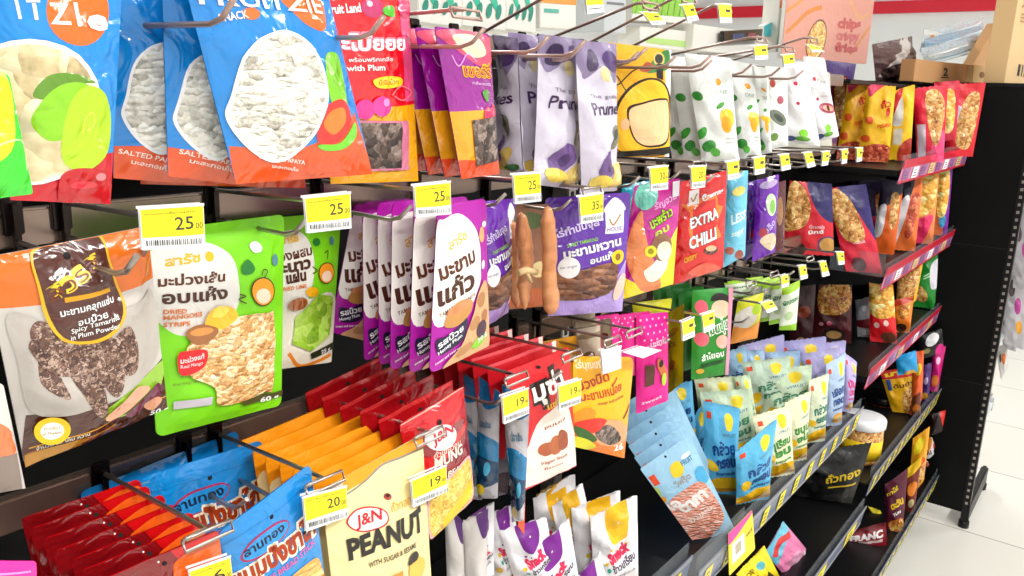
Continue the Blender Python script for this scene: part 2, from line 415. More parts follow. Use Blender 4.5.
struct('floor', (-3, -3.2, -.05), (8, 4, 0), 'floor_tiles'); struct('ceiling', (-3, -3.2, 2.8), (8, 4, 2.85), 'ceiling_tiles')
struct('wall_far', (7.5, -3.2, 0), (7.6, 4, 2.8), 'white_paint'); struct('wall_left', (-3, 3.95, 0), (7.5, 4.05, 2.8), 'white_paint')
struct('wall_right', (-3, -3.25, 0), (7.5, -3.15, 2.8), 'white_paint'); struct('wall_near', (-3.05, -3.2, 0), (-2.95, 4, 2.8), 'white_paint')
z7 = PX(955, 5, 7.49)[2]
struct('trim_1', (7.47, -3.1, z7-.05), (7.51, 3.9, z7+.045), 'wall_red')
for lx, ly in LIGHTS:
    e = empty('ceiling_light', (lx, ly, 2.8), 'long white ceiling light over the aisle' if ly < 0 else 'long white ceiling light behind the shelving', 'ceiling light', 'ceiling lights')
    bm = bmesh.new(); box(bm, (lx-.65, ly-.14, 2.76), (lx+.65, ly+.14, 2.8), bev=.008); meshobj('housing', bm, 'lamp_body', e, origin=(lx, ly, 2.78))
    bm = bmesh.new()
    for k in (-.06, .06): tube(bm, [(lx-.6, ly+k, 2.745), (lx+.6, ly+k, 2.745)], .014)
    meshobj('tube', bm, 'tube_white', e, origin=(lx, ly, 2.745))

# ------------------------------------------------------------------ gondola
XE = 3.02
YB = .80                                   # back panel
def gpanel(name, a, b, m, label, cat, bev=.002):
    bm = bmesh.new(); box(bm, a, b, bev=bev); ctr = [(p+q)/2 for p, q in zip(a, b)]
    return props(meshobj(name, bm, m, origin=ctr), label, cat)
for i, (x0, x1, lab) in enumerate(((-.75, .24, 'behind the nearest tamarind packs'), (.24, 1.17, 'behind the pegged pouches'), (1.17, 2.1, 'behind the light blue snack bags'), (2.1, 3.0, 'behind the nut bags at the far end'))):
    gpanel('back_panel', (x0+.002, YB, .02), (x1-.002, YB+.02, 1.46), 'black_panel', 'black shelving back panel '+lab, 'panel')['group'] = 'black back panels'
for i, x in enumerate((.24, 1.17, 2.1)):
    bm = bmesh.new(); box(bm, (x-.012, YB-.035, 0.02), (x+.012, YB-.001, 1.48), bev=.002)
    for k in range(46): box(bm, (x-.004, YB-.036, .08+k*.03), (x+.004, YB-.0352, .095+k*.03), 1)
    o = meshobj('upright_post', bm, ['wire', 'hole'], origin=(x, YB, .75))
    props(o, 'slotted steel upright post '+('left of the purple tamarind pouches', 'between the pegs and the light blue bags', 'at the near end of the red rail shelves')[i], 'post')
# steel cross bars that carry the hooks
BARS = [(.0, 1.16, 1.475, 'top row of packs'), (.0, 1.16, 1.327, 'second row of packs'), (-.2, 1.16, 1.12, 'third row of packs'), (1.18, 2.08, 1.475, 'white snack pouches'), (1.18, 2.08, 1.315, 'purple and blue packs'), (1.18, 2.08, 1.11, 'green packs')]
for x0, x1, z, lab in BARS:
    bm = bmesh.new(); box(bm, (x0, .605, z-.013), (x1, .617, z+.013), bev=.0015)
    for x in (x0+.03, x1-.03): box(bm, (x-.006, .616, z-.01), (x+.006, YB-.036, z+.01))
    props(meshobj('hook_bar', bm, 'steel_bar', origin=((x0+x1)/2, .61, z)), 'flat shiny steel bar carrying the hooks of the '+lab, 'bar')

def shelf(x0, x1, yf, z, style, label, nlab, lab0=0.0, h=.052, group=None):
    e = empty('shelf', ((x0+x1)/2, YB, z), label, 'shelf', group)
    bm = bmesh.new(); box(bm, (x0, yf+.012, z-.016), (x1, YB-.002, z), bev=.002); meshobj('board', bm, 'black_plastic', e, origin=((x0+x1)/2, .6, z))
    for x in (x0+.01, x1-.01):
        bm = bmesh.new(); v = [bm.verts.new((x+dx, y, zz)) for dx in (-.0015, .0015) for y, zz in ((YB-.003, z-.017), (YB-.003, z-.07), (yf+.05, z-.025), (yf+.04, z-.017))]
        for f in ((0, 1, 2, 3), (7, 6, 5, 4), (0, 4, 5, 1), (1, 5, 6, 2), (2, 6, 7, 3), (3, 7, 4, 0)): bm.faces.new([v[i] for i in f])
        meshobj('bracket', bm, 'black_plastic', e, origin=(x, YB-.1, z-.04))
    ms = {'red': ['clear_plastic', 'rail_red', 'rail_pink'], 'blue': ['clear_plastic', 'rail_grey', 'rail_blue']}[style]
    # tilted price rail: profile in (y,z)
    bm = bmesh.new(); tilt = .010
    h *= 1.12; zt, zb = z+.026, z+.026-h
    def strip(z1, z2, off, mi, xa=x0, xb=x1, th=.0016):
        f = lambda zz: yf-tilt*(zt-zz)/h*-1-off
        v = [bm.verts.new(p) for p in ((xa, f(z1)+tilt*0, z1), (xb, f(z1), z1), (xb, f(z2), z2), (xa, f(z2), z2), (xa, f(z1)+th, z1), (xb, f(z1)+th, z1), (xb, f(z2)+th, z2), (xa, f(z2)+th, z2))]
        for q in ((0, 1, 2, 3), (7, 6, 5, 4), (0, 4, 5, 1), (1, 5, 6, 2), (2, 6, 7, 3), (3, 7, 4, 0)): bm.faces.new([v[i] for i in q]).material_index = mi
    strip(zt, zb, 0, 2); strip(zt, zt-h*(.36 if style == 'red' else .18), .001, 1); strip(zb+h*.1, zb, .001, 1)
    rail = meshobj('price_rail', bm, ms, e, origin=((x0+x1)/2, yf, z))
    if style == 'red': rail['label'] = 'red and pink price rail with paper labels'
    else: rail['label'] = 'grey and blue price rail with yellow labels'
    L = x1-x0
    for k in range(nlab):
        xc = x0+L*(k+.5+lab0)/nlab; wl = L/nlab*(.34 if style == 'blue' else .62)
        bm = bmesh.new(); z1, z2 = zt-h*(.40 if style == 'red' else .22), zb+h*.12
        strip(z1, z2, .0022, 0, xc-wl/2, xc+wl/2, .0006)
        for r in range(3): strip(z1-(z1-z2)*(.25+.25*r), z1-(z1-z2)*(.32+.25*r), .0028, 1, xc-wl*.3, xc+wl*(.1+.1*r), .0004)
        m0 = 'card_yellow' if style == 'blue' else ('rail_lilac', 'card_white', 'rail_lilac', 'kraft_pale')[k % 4]
        cd = meshobj('price_label', bm, [m0, 'card_ink'], e, origin=(xc, yf, z))
        cd.parent = rail; cd.location = Vector((xc, yf, z))-Vector(((x0+x1)/2, yf, z))
    # clear riser behind the rail
    bm = bmesh.new(); box(bm, (x0+.004, yf+.006, z+.002), (x1-.004, yf+.0085, z+(.036 if style == 'red' else .046))); meshobj('clear_riser', bm, 'clear_plastic', e, origin=((x0+x1)/2, yf, z+.03))
    return e
shelf(2.13, 3.0, .455, 1.270, 'red', 'top red rail shelf under the yellow and red snack bags', 9)
shelf(2.13, 3.0, .46, 1.005, 'red', 'second red rail shelf under the granola and chip bags', 9)
shelf(2.13, 3.0, .465, .745, 'red', 'third red rail shelf under the green and yellow bags', 9)
shelf(2.13, 3.0, .425, .46, 'blue', 'fourth shelf at the far end with blue rail under noodle packs', 12)
shelf(2.13, 3.0, .39, .15, 'blue', 'lowest far shelf with blue rail just above the floor', 12)
shelf(1.13, 2.08, .46, .66, 'blue', 'middle shelf with blue rail in front of the light blue snack bags', 11)
shelf(1.13, 2.08, .42, .40, 'blue', 'lower middle shelf with plain blue rail below the black box', 4, h=.05)
shelf(1.13, 2.08, .40, .095, 'blue', 'lowest middle shelf holding the maroon bag at the bottom edge', 4, h=.05)
shelf(.0, 1.12, .47, .69, 'blue', 'near shelf under the white popcorn bags', 10)
# gondola base plinth and top cap
gpanel('base_plinth', (-.7, .46, .0), (3.0, YB-.001, .018), 'black_panel', 'black base plinth under all the shelves', 'plinth')
# end cap frame at the far end
e = empty('end_cap_frame', (XE+.02, .6, 0), 'tall black end display frame at the end of the shelving', 'display frame')
bm = bmesh.new(); box(bm, (XE, .305, .055), (XE+.02, 1.1, 1.485), bev=.002)
for z in (.52, .98): box(bm, (XE-.001, .31, z), (XE+.001, 1.1, z+.0025), 1)
meshobj('back_sheet', bm, ['black_panel', 'black_plastic'], e, origin=(XE+.01, .7, .77))
bm = bmesh.new(); box(bm, (XE-.004, .285, .03), (XE+.03, .307, 1.485), bev=.002)
for k in range(58):
    box(bm, (XE-.0052, .292, .09+k*.024), (XE-.0035, .300, .099+k*.024), 1)
meshobj('slotted_post', bm, ['black_plastic', 'wire'], e, origin=(XE, .296, .77))
bm = bmesh.new(); box(bm, (XE-.006, .28, 1.485), (XE+.45, 1.1, 1.497), bev=.003); meshobj('top_cap', bm, 'black_plastic', e, origin=(XE+.2, .7, 1.49))
bm = bmesh.new(); box(bm, (XE-.005, .283, .02), (XE+.40, .307, .09), bev=.006); meshobj('foot', bm, 'black_plastic', e, origin=(XE+.2, .295, .055))
for dx in (.01, .38):
    bm = bmesh.new(); tube(bm, [(XE+dx, .295, 0.0), (XE+dx, .295, .025)], .017)
    meshobj('levelling_foot', bm, 'black_plastic', e, origin=(XE+dx, .295, .012))
for k in range(3):
    bm = bmesh.new(); z = .35+k*.27; box(bm, (XE+.03, .30, z), (XE+.34, .98, z+.012)); box(bm, (XE+.335, .30, z-.02), (XE+.345, .98, z+.03))
    meshobj('end_shelf', bm, 'grey_panel', e, origin=(XE+.2, .6, z))
# ------------------------------------------------------------------ packs, top row of the near bays
BL, OR, WH = '#0a86d8', '#ee5a20', 'f#f4f4f4'
bag('snack_bag', 'green and yellow pack cut by the left edge beside the green fruit pack', [(-60, 40), (9, 76), (33, 194), (-50, 204)], .46, '#3bd42e',
    [('b', [(-60, 20), (2, 70), (13, 130), (-4, 160), (-60, 170)], '#f6ea08'), ('l', [(-20, 150), (20, 140), (26, 170)], 2, 'f#c8ffa0')], bulge=.005)
bag('snack_bag', 'blue and red dried fruit pack with green mango picture at upper left', [(-30, -70), (124, -52), (110, 204), (10, 200)], .49, '#0b8ade',
    [('p', [(-30, 158), (124, 152), (112, 215), (0, 215)], '#d80f28'), ('e', 72, 12, 34, 34, '#ff6a14'),
     ('t', 'FRU', -60, 24, -2, 20, 24, WH, .03), ('t', 'I', 12, 18, 15, 18, 20, WH, .05), ('t', 'T', 22, 19, 35, 19, 21, WH, .04), ('t', 'Z', 42, 24, 62, 25, 22, WH, .015), ('t', 'I', 68, 25, 72, 25, 22, WH, .06), ('t', 'e', 79, 29, 104, 30, 22, WH, .04)],
    bulge=.010, folds=.0016,
    parts=[('clear_window', [('e', 22, 112, 75, 73, WH), ('e', 22, 113, 71, 69, 'dried_apple')]),
           ('fruit_print', [('b', [(25, 96), (38, 76), (62, 73), (88, 82), (72, 84), (50, 98)], '#5e8f10'), ('b', [(24, 118), (40, 92), (60, 82), (82, 86), (88, 104), (70, 128), (50, 140), (34, 136)], '#8cd008'),
                            ('b', [(60, 104), (76, 86), (98, 92), (108, 118), (104, 150), (84, 168), (62, 166), (54, 148)], '#b2dc12'), ('l', [(76, 132), (78, 118), (86, 112), (88, 124), (80, 130)], 1, 'f#f0e860'),
                            ('b', [(54, 178), (66, 168), (90, 168), (108, 176), (104, 200), (60, 202)], '#c30818'), ('e', 96, 176, 6, 4, 'f#ff8a90'), ('e', 78, 184, 14, 4, '#f03040')])])
pap = [('e', 197, 16, 10, 11, '#f06a20'), ('t', 'SNACK', 140, 19, 190, 23, 8, WH, .01)]
def papaya(label, quad, Y, win, low, txt, extra=(), body='#0c84d6', **kw):
    cx, cy, rx, ry = win
    return bag('snack_bag', label, quad, Y, body, [('p', low, '#e4531c')]+list(extra)+[('t', a, *b, 'f#ffe9dc', .015) for a, b in txt], bulge=.011, folds=.002, group='blue papaya packs',
        parts=[('clear_window', [('b', [(cx-rx, cy), (cx-rx*.75, cy-ry*.7), (cx, cy-ry), (cx+rx*.75, cy-ry*.7), (cx+rx, cy), (cx+rx*.6, cy+ry*.7), (cx, cy+ry), (cx-rx*.6, cy+ry*.8), (cx-rx*1.05, cy+ry*.35)], WH),
                                 ('b', [(cx-rx*.92, cy), (cx-rx*.7, cy-ry*.66), (cx, cy-ry*.95), (cx+rx*.7, cy-ry*.66), (cx+rx*.93, cy), (cx+rx*.55, cy+ry*.66), (cx, cy+ry*.94), (cx-rx*.54, cy+ry*.76), (cx-rx*.97, cy+ry*.33)], 'dried_papaya')])], **kw)
papaya('blue papaya pack hanging rearmost, only its orange foot showing under the others', [(150, -60), (300, -60), (305, 188), (140, 184)], .57, (240, 90, 40, 50), [(130, 150), (320, 150), (320, 195), (130, 195)], [])
papaya('blue salted papaya pack right of the green mango picture', [(116, -60), (230, -55), (216, 186), (113, 178)], .545, (156, 98, 34, 56), [(110, 146), (220, 142), (226, 200), (110, 190)],
       [('SALTED PAPAYA', (117, 153, 178, 165, 5)), ('มะละกอเค็ม', (128, 163, 166, 171, 4.5))])
papaya('middle one of the blue salted papaya packs with its window half covered', [(160, -60), (262, -55), (262, 188), (168, 176)], .52, (212, 104, 38, 56), [(160, 146), (262, 160), (270, 200), (160, 184)],
       [('SALTED PAPAYA', (176, 153, 240, 168, 5)), ('มะละกอเค็ม', (186, 162, 230, 172, 4.5))])
papaya('frontmost blue papaya pack tilting right with its large round window', [(172, -62), (314, -62), (372, 174), (236, 184)], .49, (272, 96, 46, 66), [(228, 146), (290, 150), (330, 132), (352, 112), (380, 190), (236, 196)],
       [('SALTED PAPAYA', (255, 158, 300, 164, 5)), ('มะละกอเค็ม', (268, 167, 294, 171, 4)), ('SNACK', (214, 22, 240, 18, 8)), ('FRUITZIE', (196, 4, 318, 14, 17))],
       extra=[('b', [(274, -2), (300, -12), (320, 4), (318, 30), (300, 26), (284, 12)], '#ff6a1c'), ('e', 242, 14, 8, 6, '#f07024', 15), ('b', [(318, 60), (330, 52), (338, 62), (342, 96), (338, 130), (322, 106)], '#7ac814'),
              ('b', [(308, 124), (318, 104), (338, 100), (346, 122), (330, 142), (310, 142)], '#e2231a'), ('b', [(314, 124), (322, 110), (336, 108), (338, 122), (326, 134)], '#ff7a1e'), ('b', [(310, 144), (334, 142), (350, 122), (352, 136), (338, 148), (318, 150)], '#6fce1e')])
plum = bag('snack_bag', 'red and yellow dried plum pack hanging right of the blue papaya packs', [(324, -40), (407, -30), (418, 181), (330, 184)], .52, '#e8081c',
    [('p', [(320, 112), (415, 104), (420, 186), (320, 190)], '#f6a80c'), ('p', [(395, 0), (407, 0), (414, 100), (402, 102)], '#f05088'),
     ('t', 'ะโบ๊ยยย', 338, 50, 402, 50, 15, 'f#ff8aa0', .07), ('t', 'ะโบ๊ยยย', 338, 50, 402, 50, 14, WH, .03), ('t', 'Fruit Land', 326, 14, 356, 12, 9, WH, .03),
     ('e', 367, 8, 11, 10, '#c0306a'), ('e', 364, 4, 3, 3, 'f#ffc0d8'), ('b', [(378, 8), (388, 6), (389, 17), (378, 14)], '#4cb820'), ('e', 402, 8, 8, 10, '#d84070'),
     ('t', 'พร้อมพริกเกลือ', 344, 62, 386, 61, 4, WH, .01), ('t', 'with Plum', 342, 71, 378, 70, 6, WH, .02), ('b', [(366, 80), (380, 76), (396, 78), (395, 86), (372, 88)], '#ffd21c'), ('t', 'น้ำจิ้มบ๊วย', 371, 85, 393, 84, 5, 'f#c02010', .01),
     ('l', [(386, 95), (396, 86), (408, 92), (398, 100), (388, 96)], 1.5, 'f#ff7080'), ('t', '30', 384, 171, 395, 170, 8, 'f#30302c', .01), ('t', 'กรัม', 398, 170, 408, 169, 5, 'f#60503c')],
    parts=[('clear_window', [('r', .22, .70, .86, .94, '#d87898'), ('r', .22, .71, .76, .93, 'dark_dried')]), ('fruit_print', [('e', 358, 109, 9, 10, '#e0208c'), ('e', 374, 106, 9, 10, '#f02c96'), ('e', 378, 102, 3, 4, 'f#ff90d0')])])
a = bag('snack_bag', 'purple cherry snack pack with orange foot, frontmost right of the red plum pack', [(434, 26), (489, 34), (499, 174), (461, 179)], .49, '#960a90',
    [('p', [(446, 112), (500, 108), (502, 185), (456, 190)], '#f2a416'), ('b', [(456, 162), (478, 160), (500, 158), (500, 182), (460, 184)], '#ea4a14'),
     ('n', [(0, .03), (.5, .0), (1, .03), (.98, .2), (.6, .22), (.15, .10)], 'm#d84a6a'), ('n', [(.25, .05), (.7, .03), (.85, .14), (.5, .17)], 'm#ead8b0'), ('t', 'เชอร์รี่', 458, 76, 490, 78, 13, 'f#f0c018', .05), ('t', 'เชอร์รี่', 459, 76, 489, 78, 12, 'f#c02020', .0),
     ('l', [(448, 55), (454, 66), (462, 54), (472, 62)], 1.2, 'f#e8a0e8'), ('t', 'กลิ่นเชอร์รี่', 466, 84, 488, 86, 3, 'f#f0d0f0'), ('e', 482, 114, 4, 8, '#d81858'), ('e', 490, 112, 4, 8, '#d81858'), ('b', [(476, 92), (484, 90), (482, 102)], '#4a9a20')],
    bulge=.006, parts=[('clear_window', [('p', [(466, 120), (493, 116), (496, 160), (472, 166)], 'dark_dried')])])
stack(a, 3, (-.002, .019, .001), 'purple cherry snack pack hanging behind', 'purple cherry packs')
def prune(label, quad, Y, extra=(), **kw):
    return bag('snack_bag', label, quad, Y, 'm#cdc6d6', [('n', [(.0, .0), (.5, .0), (1, .0), (1, .12), (.8, .26), (.5, .16), (.2, .24), (0, .14)], 'm#8a7a9e'), ('c', .3, .12, .17, .07, 'm#3b2a50', 20), ('c', .75, .12, .2, .07, 'm#4a3068', -20), ('c', .55, .2, .1, .05, 'm#d8c890'),
        ('T', 'The golden', .25, .36, .8, .36, .028, 'f#70687c'), ('T', 'Prunes', .2, .47, .92, .46, .085, 'f#3c1c50', .02), ('c', .75, .62, .17, .08, 'm#7a7a6a', 60), ('c', .76, .6, .09, .04, 'm#3e4a3c'),
        ('c', .42, .80, .24, .085, 'm#6a4c86', 40), ('c', .44, .81, .10, .04, 'm#4a2e66', 40), ('c', .30, .92, .21, .05, 'm#e0c24a'), ('c', .70, .88, .26, .065, 'm#d6b662', 35), ('c', .7, .88, .12, .03, 'm#f0dc8c', 35), ('c', .85, .95, .12, .03, 'm#3f6a38')]+list(extra),
        bulge=.011, folds=.0065, kind='gusset', pinch=.10, group='prune pouches', **kw)
prune('pale lilac prune pouch standing frontmost left of the yellow pouch', [(574, 40), (616, 44), (617, 190), (579, 194)], .48)
prune('pale lilac prune pouch half hidden behind the frontmost prune pouch', [(538, 34), (582, 40), (578, 190), (530, 184)], .505)
prune('pale lilac prune pouch right of the purple cherry packs', [(508, 32), (548, 38), (548, 178), (519, 176)], .54)
prune('narrow greyish prune pouch squeezed between cherry packs and its twin', [(492, 34), (518, 38), (524, 172), (510, 172)], [.56, .50, .50, .56])
bag('snack_bag', 'bright yellow pouch with peach round print and black award ribbon', [(606, 42), (671, 50), (669, 157), (617, 157)], .53, 'm#fdb90b',
    [('p', [(665, 46), (680, 46), (680, 160), (664, 160)], 'm#eef0ee'), ('b', [(645, 72), (654, 58), (668, 50), (668, 68), (656, 72)], 'm#3a8a3c'), ('l', [(633, 92), (624, 90), (616, 76), (612, 84), (618, 84), (630, 72), (640, 67)], 1.2, 'f#2a1a10'),
     ('b', [(638, 70), (646, 62), (652, 66), (646, 72)], 'm#c0523a'), ('e', 658, 59, 6, 7, 'f#f0d070'), ('e', 658, 59, 4.2, 5, 'f#3a3a38'), ('p', [(655, 64), (662, 64), (662, 80), (655, 78)], 'f#26262a'),
     ('b', [(616, 150), (614, 112), (624, 90), (645, 78), (664, 84), (672, 110), (670, 152)], 'f#2a1a10'), ('b', [(618, 150), (616, 113), (626, 92), (646, 80), (663, 86), (669, 110), (668, 151)], 'm#ffc21a'),
     ('b', [(627, 128), (625, 108), (640, 102), (660, 98), (668, 104), (667, 140), (648, 147), (634, 142)], 'f#2a1a10'), ('b', [(628, 127), (627, 110), (640, 104), (660, 100), (667, 105), (666, 138), (648, 145), (635, 141)], 'm#ffcb96'), ('e', 623, 124, 4, 6, 'm#ffcb96'),
     ('p', [(612, 152), (672, 146), (672, 153), (612, 158)], 'f#1e1812')], bulge=.009, kind='gusset')
def mango_white(label, quad, Y):
    return bag('snack_bag', label, quad, Y, 'm#e6e9e6', [('c', .62, .24, .08, .03, 'm#f0a010', 60), ('T', 'ONE', .5, .35, .82, .35, .04, 'f#7a8a7a'), ('c', .72, .58, .21, .09, 'm#ffc21a', 60), ('c', .66, .64, .14, .08, 'm#f7a510'), ('c', .6, .46, .13, .02, 'm#3f9a2a', 30),
        ('c', .10, .38, .10, .04, 'm#2f8a30', -50), ('c', .08, .72, .08, .07, 'm#3ca030', -40), ('c', .18, .84, .16, .05, 'm#2f8a30', 30), ('c', .30, .90, .12, .04, 'm#53b03a', -30), ('T', 'dried mango', .6, .78, .9, .78, .02, 'f#8a8a88'), ('T', 'natural sweet', .6, .82, .9, .82, .02, 'f#9a9a98')],
        bulge=.010, kind='gusset', folds=.005, pinch=.06, group='white dried mango pouches')
mango_white('white mango pouch frontmost right of the yellow pouch', [(684, 53), (731, 58), (740, 160), (701, 163)], .51)
mango_white('second white mango pouch, its left leaves showing behind the frontmost', [(668, 56), (712, 60), (716, 160), (684, 162)], .545)
mango_white('third white mango pouch, nearly hidden beside the yellow pouch', [(652, 56), (692, 60), (694, 160), (672, 161)], .58)
mango_white('white mango pouch hanging on the next peg, leaf at its top', [(722, 58), (757, 66), (762, 157), (736, 159)], .53)
mango_white('white pouch seen nearly edge-on left of the fig pouch', [(752, 66), (768, 68), (772, 152), (758, 154)], [.52, .50, .50, .52])
bag('snack_bag', 'white pouch with grey olive print between mango and cherry pouches', [(765, 66), (787, 68), (788, 146), (766, 150)], .52, 'm#eceeea', [('c', .3, .2, .12, .05, 'm#c04a3a'), ('c', .5, .62, .25, .14, 'm#70786a', 50), ('c', .5, .62, .12, .08, 'm#3c4438', 50), ('c', .6, .4, .15, .05, 'm#b8586a'), ('c', .3, .85, .2, .05, 'm#6a8a3a')], kind='gusset', folds=.002)
def cherry_white(label, quad, Y, fig):
    return bag('snack_bag', label, quad, Y, 'm#eae8ea', [('c', .35, .26, .08, .025, 'm#d81848'), ('T', 'One', .45, .32, .8, .32, .06, 'f#b0a8a8'), ('c', .38, .50, .06, .02, 'm#c81444'), ('T', 'cherry mix', .5, .48, .9, .48, .02, 'f#d07088'), ('c', .52, .86, .14, .05, 'm#7cc824'), ('c', .5, .93, .2, .03, 'm#58a01c'), ('c', .22, .94, .12, .035, 'm#34447a')]
        + ([('c', .68, .62, .2, .10, 'm#b03a5a', 70), ('c', .68, .62, .12, .06, 'm#e8a880', 70), ('c', .68, .62, .05, .04, 'm#6a1a30')] if fig else []), kind='gusset', bulge=.009, folds=.005, group='white cherry pouches')
cherry_white('white pouch with fig print tapering at the top, right of its twin', [(803, 56), (824, 58), (839, 136), (813, 143)], .50, 1)
cherry_white('white pouch with cherry dots left of the fig pouch', [(787, 62), (806, 62), (820, 146), (780, 142)], .52, 0)
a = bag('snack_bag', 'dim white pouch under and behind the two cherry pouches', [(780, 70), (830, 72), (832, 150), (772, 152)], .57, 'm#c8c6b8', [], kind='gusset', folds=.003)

# ------------------------------------------------------------------ second row
bag('snack_bag', 'clear pack of brown sugared tamarinds with brown and orange header, far left', [(-18, 258), (147, 226), (167, 408), (25, 467)], .50, 'm#c9c2bb',
    [('p', [(-30, 240), (150, 215), (160, 275), (110, 292), (20, 305), (-30, 312)], '#e06c0c'),
     ('p', [(24, 414), (90, 402), (130, 386), (170, 350), (175, 420), (20, 475)], '#4a1c0e'), ('l', [(28, 448), (95, 424), (115, 408), (165, 396)], 1.2, 'f#e0a020'),
     ('b', [(62, 445), (28, 452), (26, 462), (80, 444)], '#8a4a10'), ('p', [(24, 455), (100, 428), (110, 420), (112, 424), (60, 452), (24, 470)], '#b07818'),
     ('b', [(92, 412), (112, 392), (150, 366), (168, 360), (150, 396), (118, 412)], '#8fbe2a'), ('t', '50 g', 149, 415, 168, 410, 6, WH, .02), ('t', 'จำนวน รส เค็ม หวาน', 35, 450, 84, 432, 4, 'f#e8d8c0', .01)],
    bulge=.012, folds=.003, grid=(16, 20),
    parts=[('clear_window', [('b', [(6, 312), (60, 322), (130, 300), (150, 290), (158, 345), (140, 370), (110, 392), (60, 412), (26, 408), (14, 360)], 'm#b8b0a8'),
                             ('b', [(24, 330), (34, 318), (56, 330), (60, 350), (52, 368), (60, 392), (50, 392), (34, 380), (30, 356)], 'tamarind_sugar'), ('b', [(60, 350), (70, 340), (84, 352), (92, 380), (98, 408), (90, 412), (74, 392), (62, 372)], 'tamarind_sugar'),
                             ('b', [(72, 338), (96, 330), (112, 352), (114, 376), (106, 392), (92, 380), (84, 356)], 'tamarind_sugar'), ('b', [(100, 336), (118, 322), (128, 340), (126, 366), (114, 370), (106, 352)], 'tamarind_sugar'), ('b', [(22, 345), (40, 330), (70, 345), (96, 335), (120, 330), (118, 350), (90, 365), (50, 372)], 'tamarind_sugar')]),
           ('emblem', [('b', [(27, 252), (60, 240), (96, 230), (103, 262), (116, 300), (108, 322), (88, 338), (62, 340), (44, 328), (34, 300)], 'f#e8b020'), ('b', [(29, 254), (60, 243), (94, 234), (101, 264), (113, 300), (105, 320), (86, 335), (63, 337), (47, 326), (37, 298)], '#4e1d10'),
                       ('t', 'สวรส', 42, 300, 96, 262, 17, 'f#f2cc30', .06), ('t', 'สวรส', 44, 299, 94, 263, 13, 'f#7a3010', .0), ('p', [(54, 294), (100, 284), (101, 288), (55, 299)], 'f#d89a18'), ('t', 'มะขามคลุกแซ่บ', 51, 313, 104, 298, 7, WH, .02), ('t', 'อบบ๊วย', 68, 322, 95, 312, 7, WH, .02), ('t', 'Spicy Tamarind', 62, 330, 106, 314, 5.5, WH, .01), ('t', 'in Plum Powder', 62, 337, 106, 322, 5.5, WH, .01), ('e', 62, 254, 3.5, 3.5, 'hole')]),
           ('finger_print', [('b', [(96, 412), (112, 396), (128, 382), (142, 384), (132, 394), (120, 404), (102, 416)], '#e0a080'), ('b', [(116, 410), (130, 398), (152, 380), (156, 392), (140, 402), (124, 412)], '#6a2440'), ('b', [(136, 402), (150, 394), (158, 398), (148, 408)], '#d89a78')]),
           ('round_seal', [('e', 47, 428, 17, 14.5, 'f#f0c41c', -10), ('e', 47, 428, 11, 9, 'f#f6f0e8', -10), ('t', 'Product', 39, 428, 54, 425, 3.5, 'f#a08a30'), ('t', 'of Thailand', 38, 433, 56, 430, 3, 'f#a08a30')])])
bag('snack_bag', 'clear pack with orange shrimp print cut by the left edge, lower left', [(-60, 375), (3, 384), (25, 488), (-50, 500)], .47, 'm#d8d0c8',
    [('b', [(-60, 400), (2, 424), (12, 440), (14, 452), (-10, 460), (-60, 450)], '#e87a48'), ('p', [(-60, 462), (18, 452), (26, 495), (-60, 500)], 'm#8a7a70'), ('p', [(4, 384), (3, 380), (30, 492), (22, 490)], 'm#c8c0bc')], bulge=.004)
green = 'm#7dd60f'
def child(cx, cy, r):     # plain coloured round print (cap over a pale disc)
    return [('e', cx, cy, r*1.1, r*1.2, 'f#3a2414'), ('e', cx, cy, r, r*1.1, 'm#f59a1a'), ('e', cx, cy+r*.35, r*.68, r*.62, 'm#fbdcc0')]
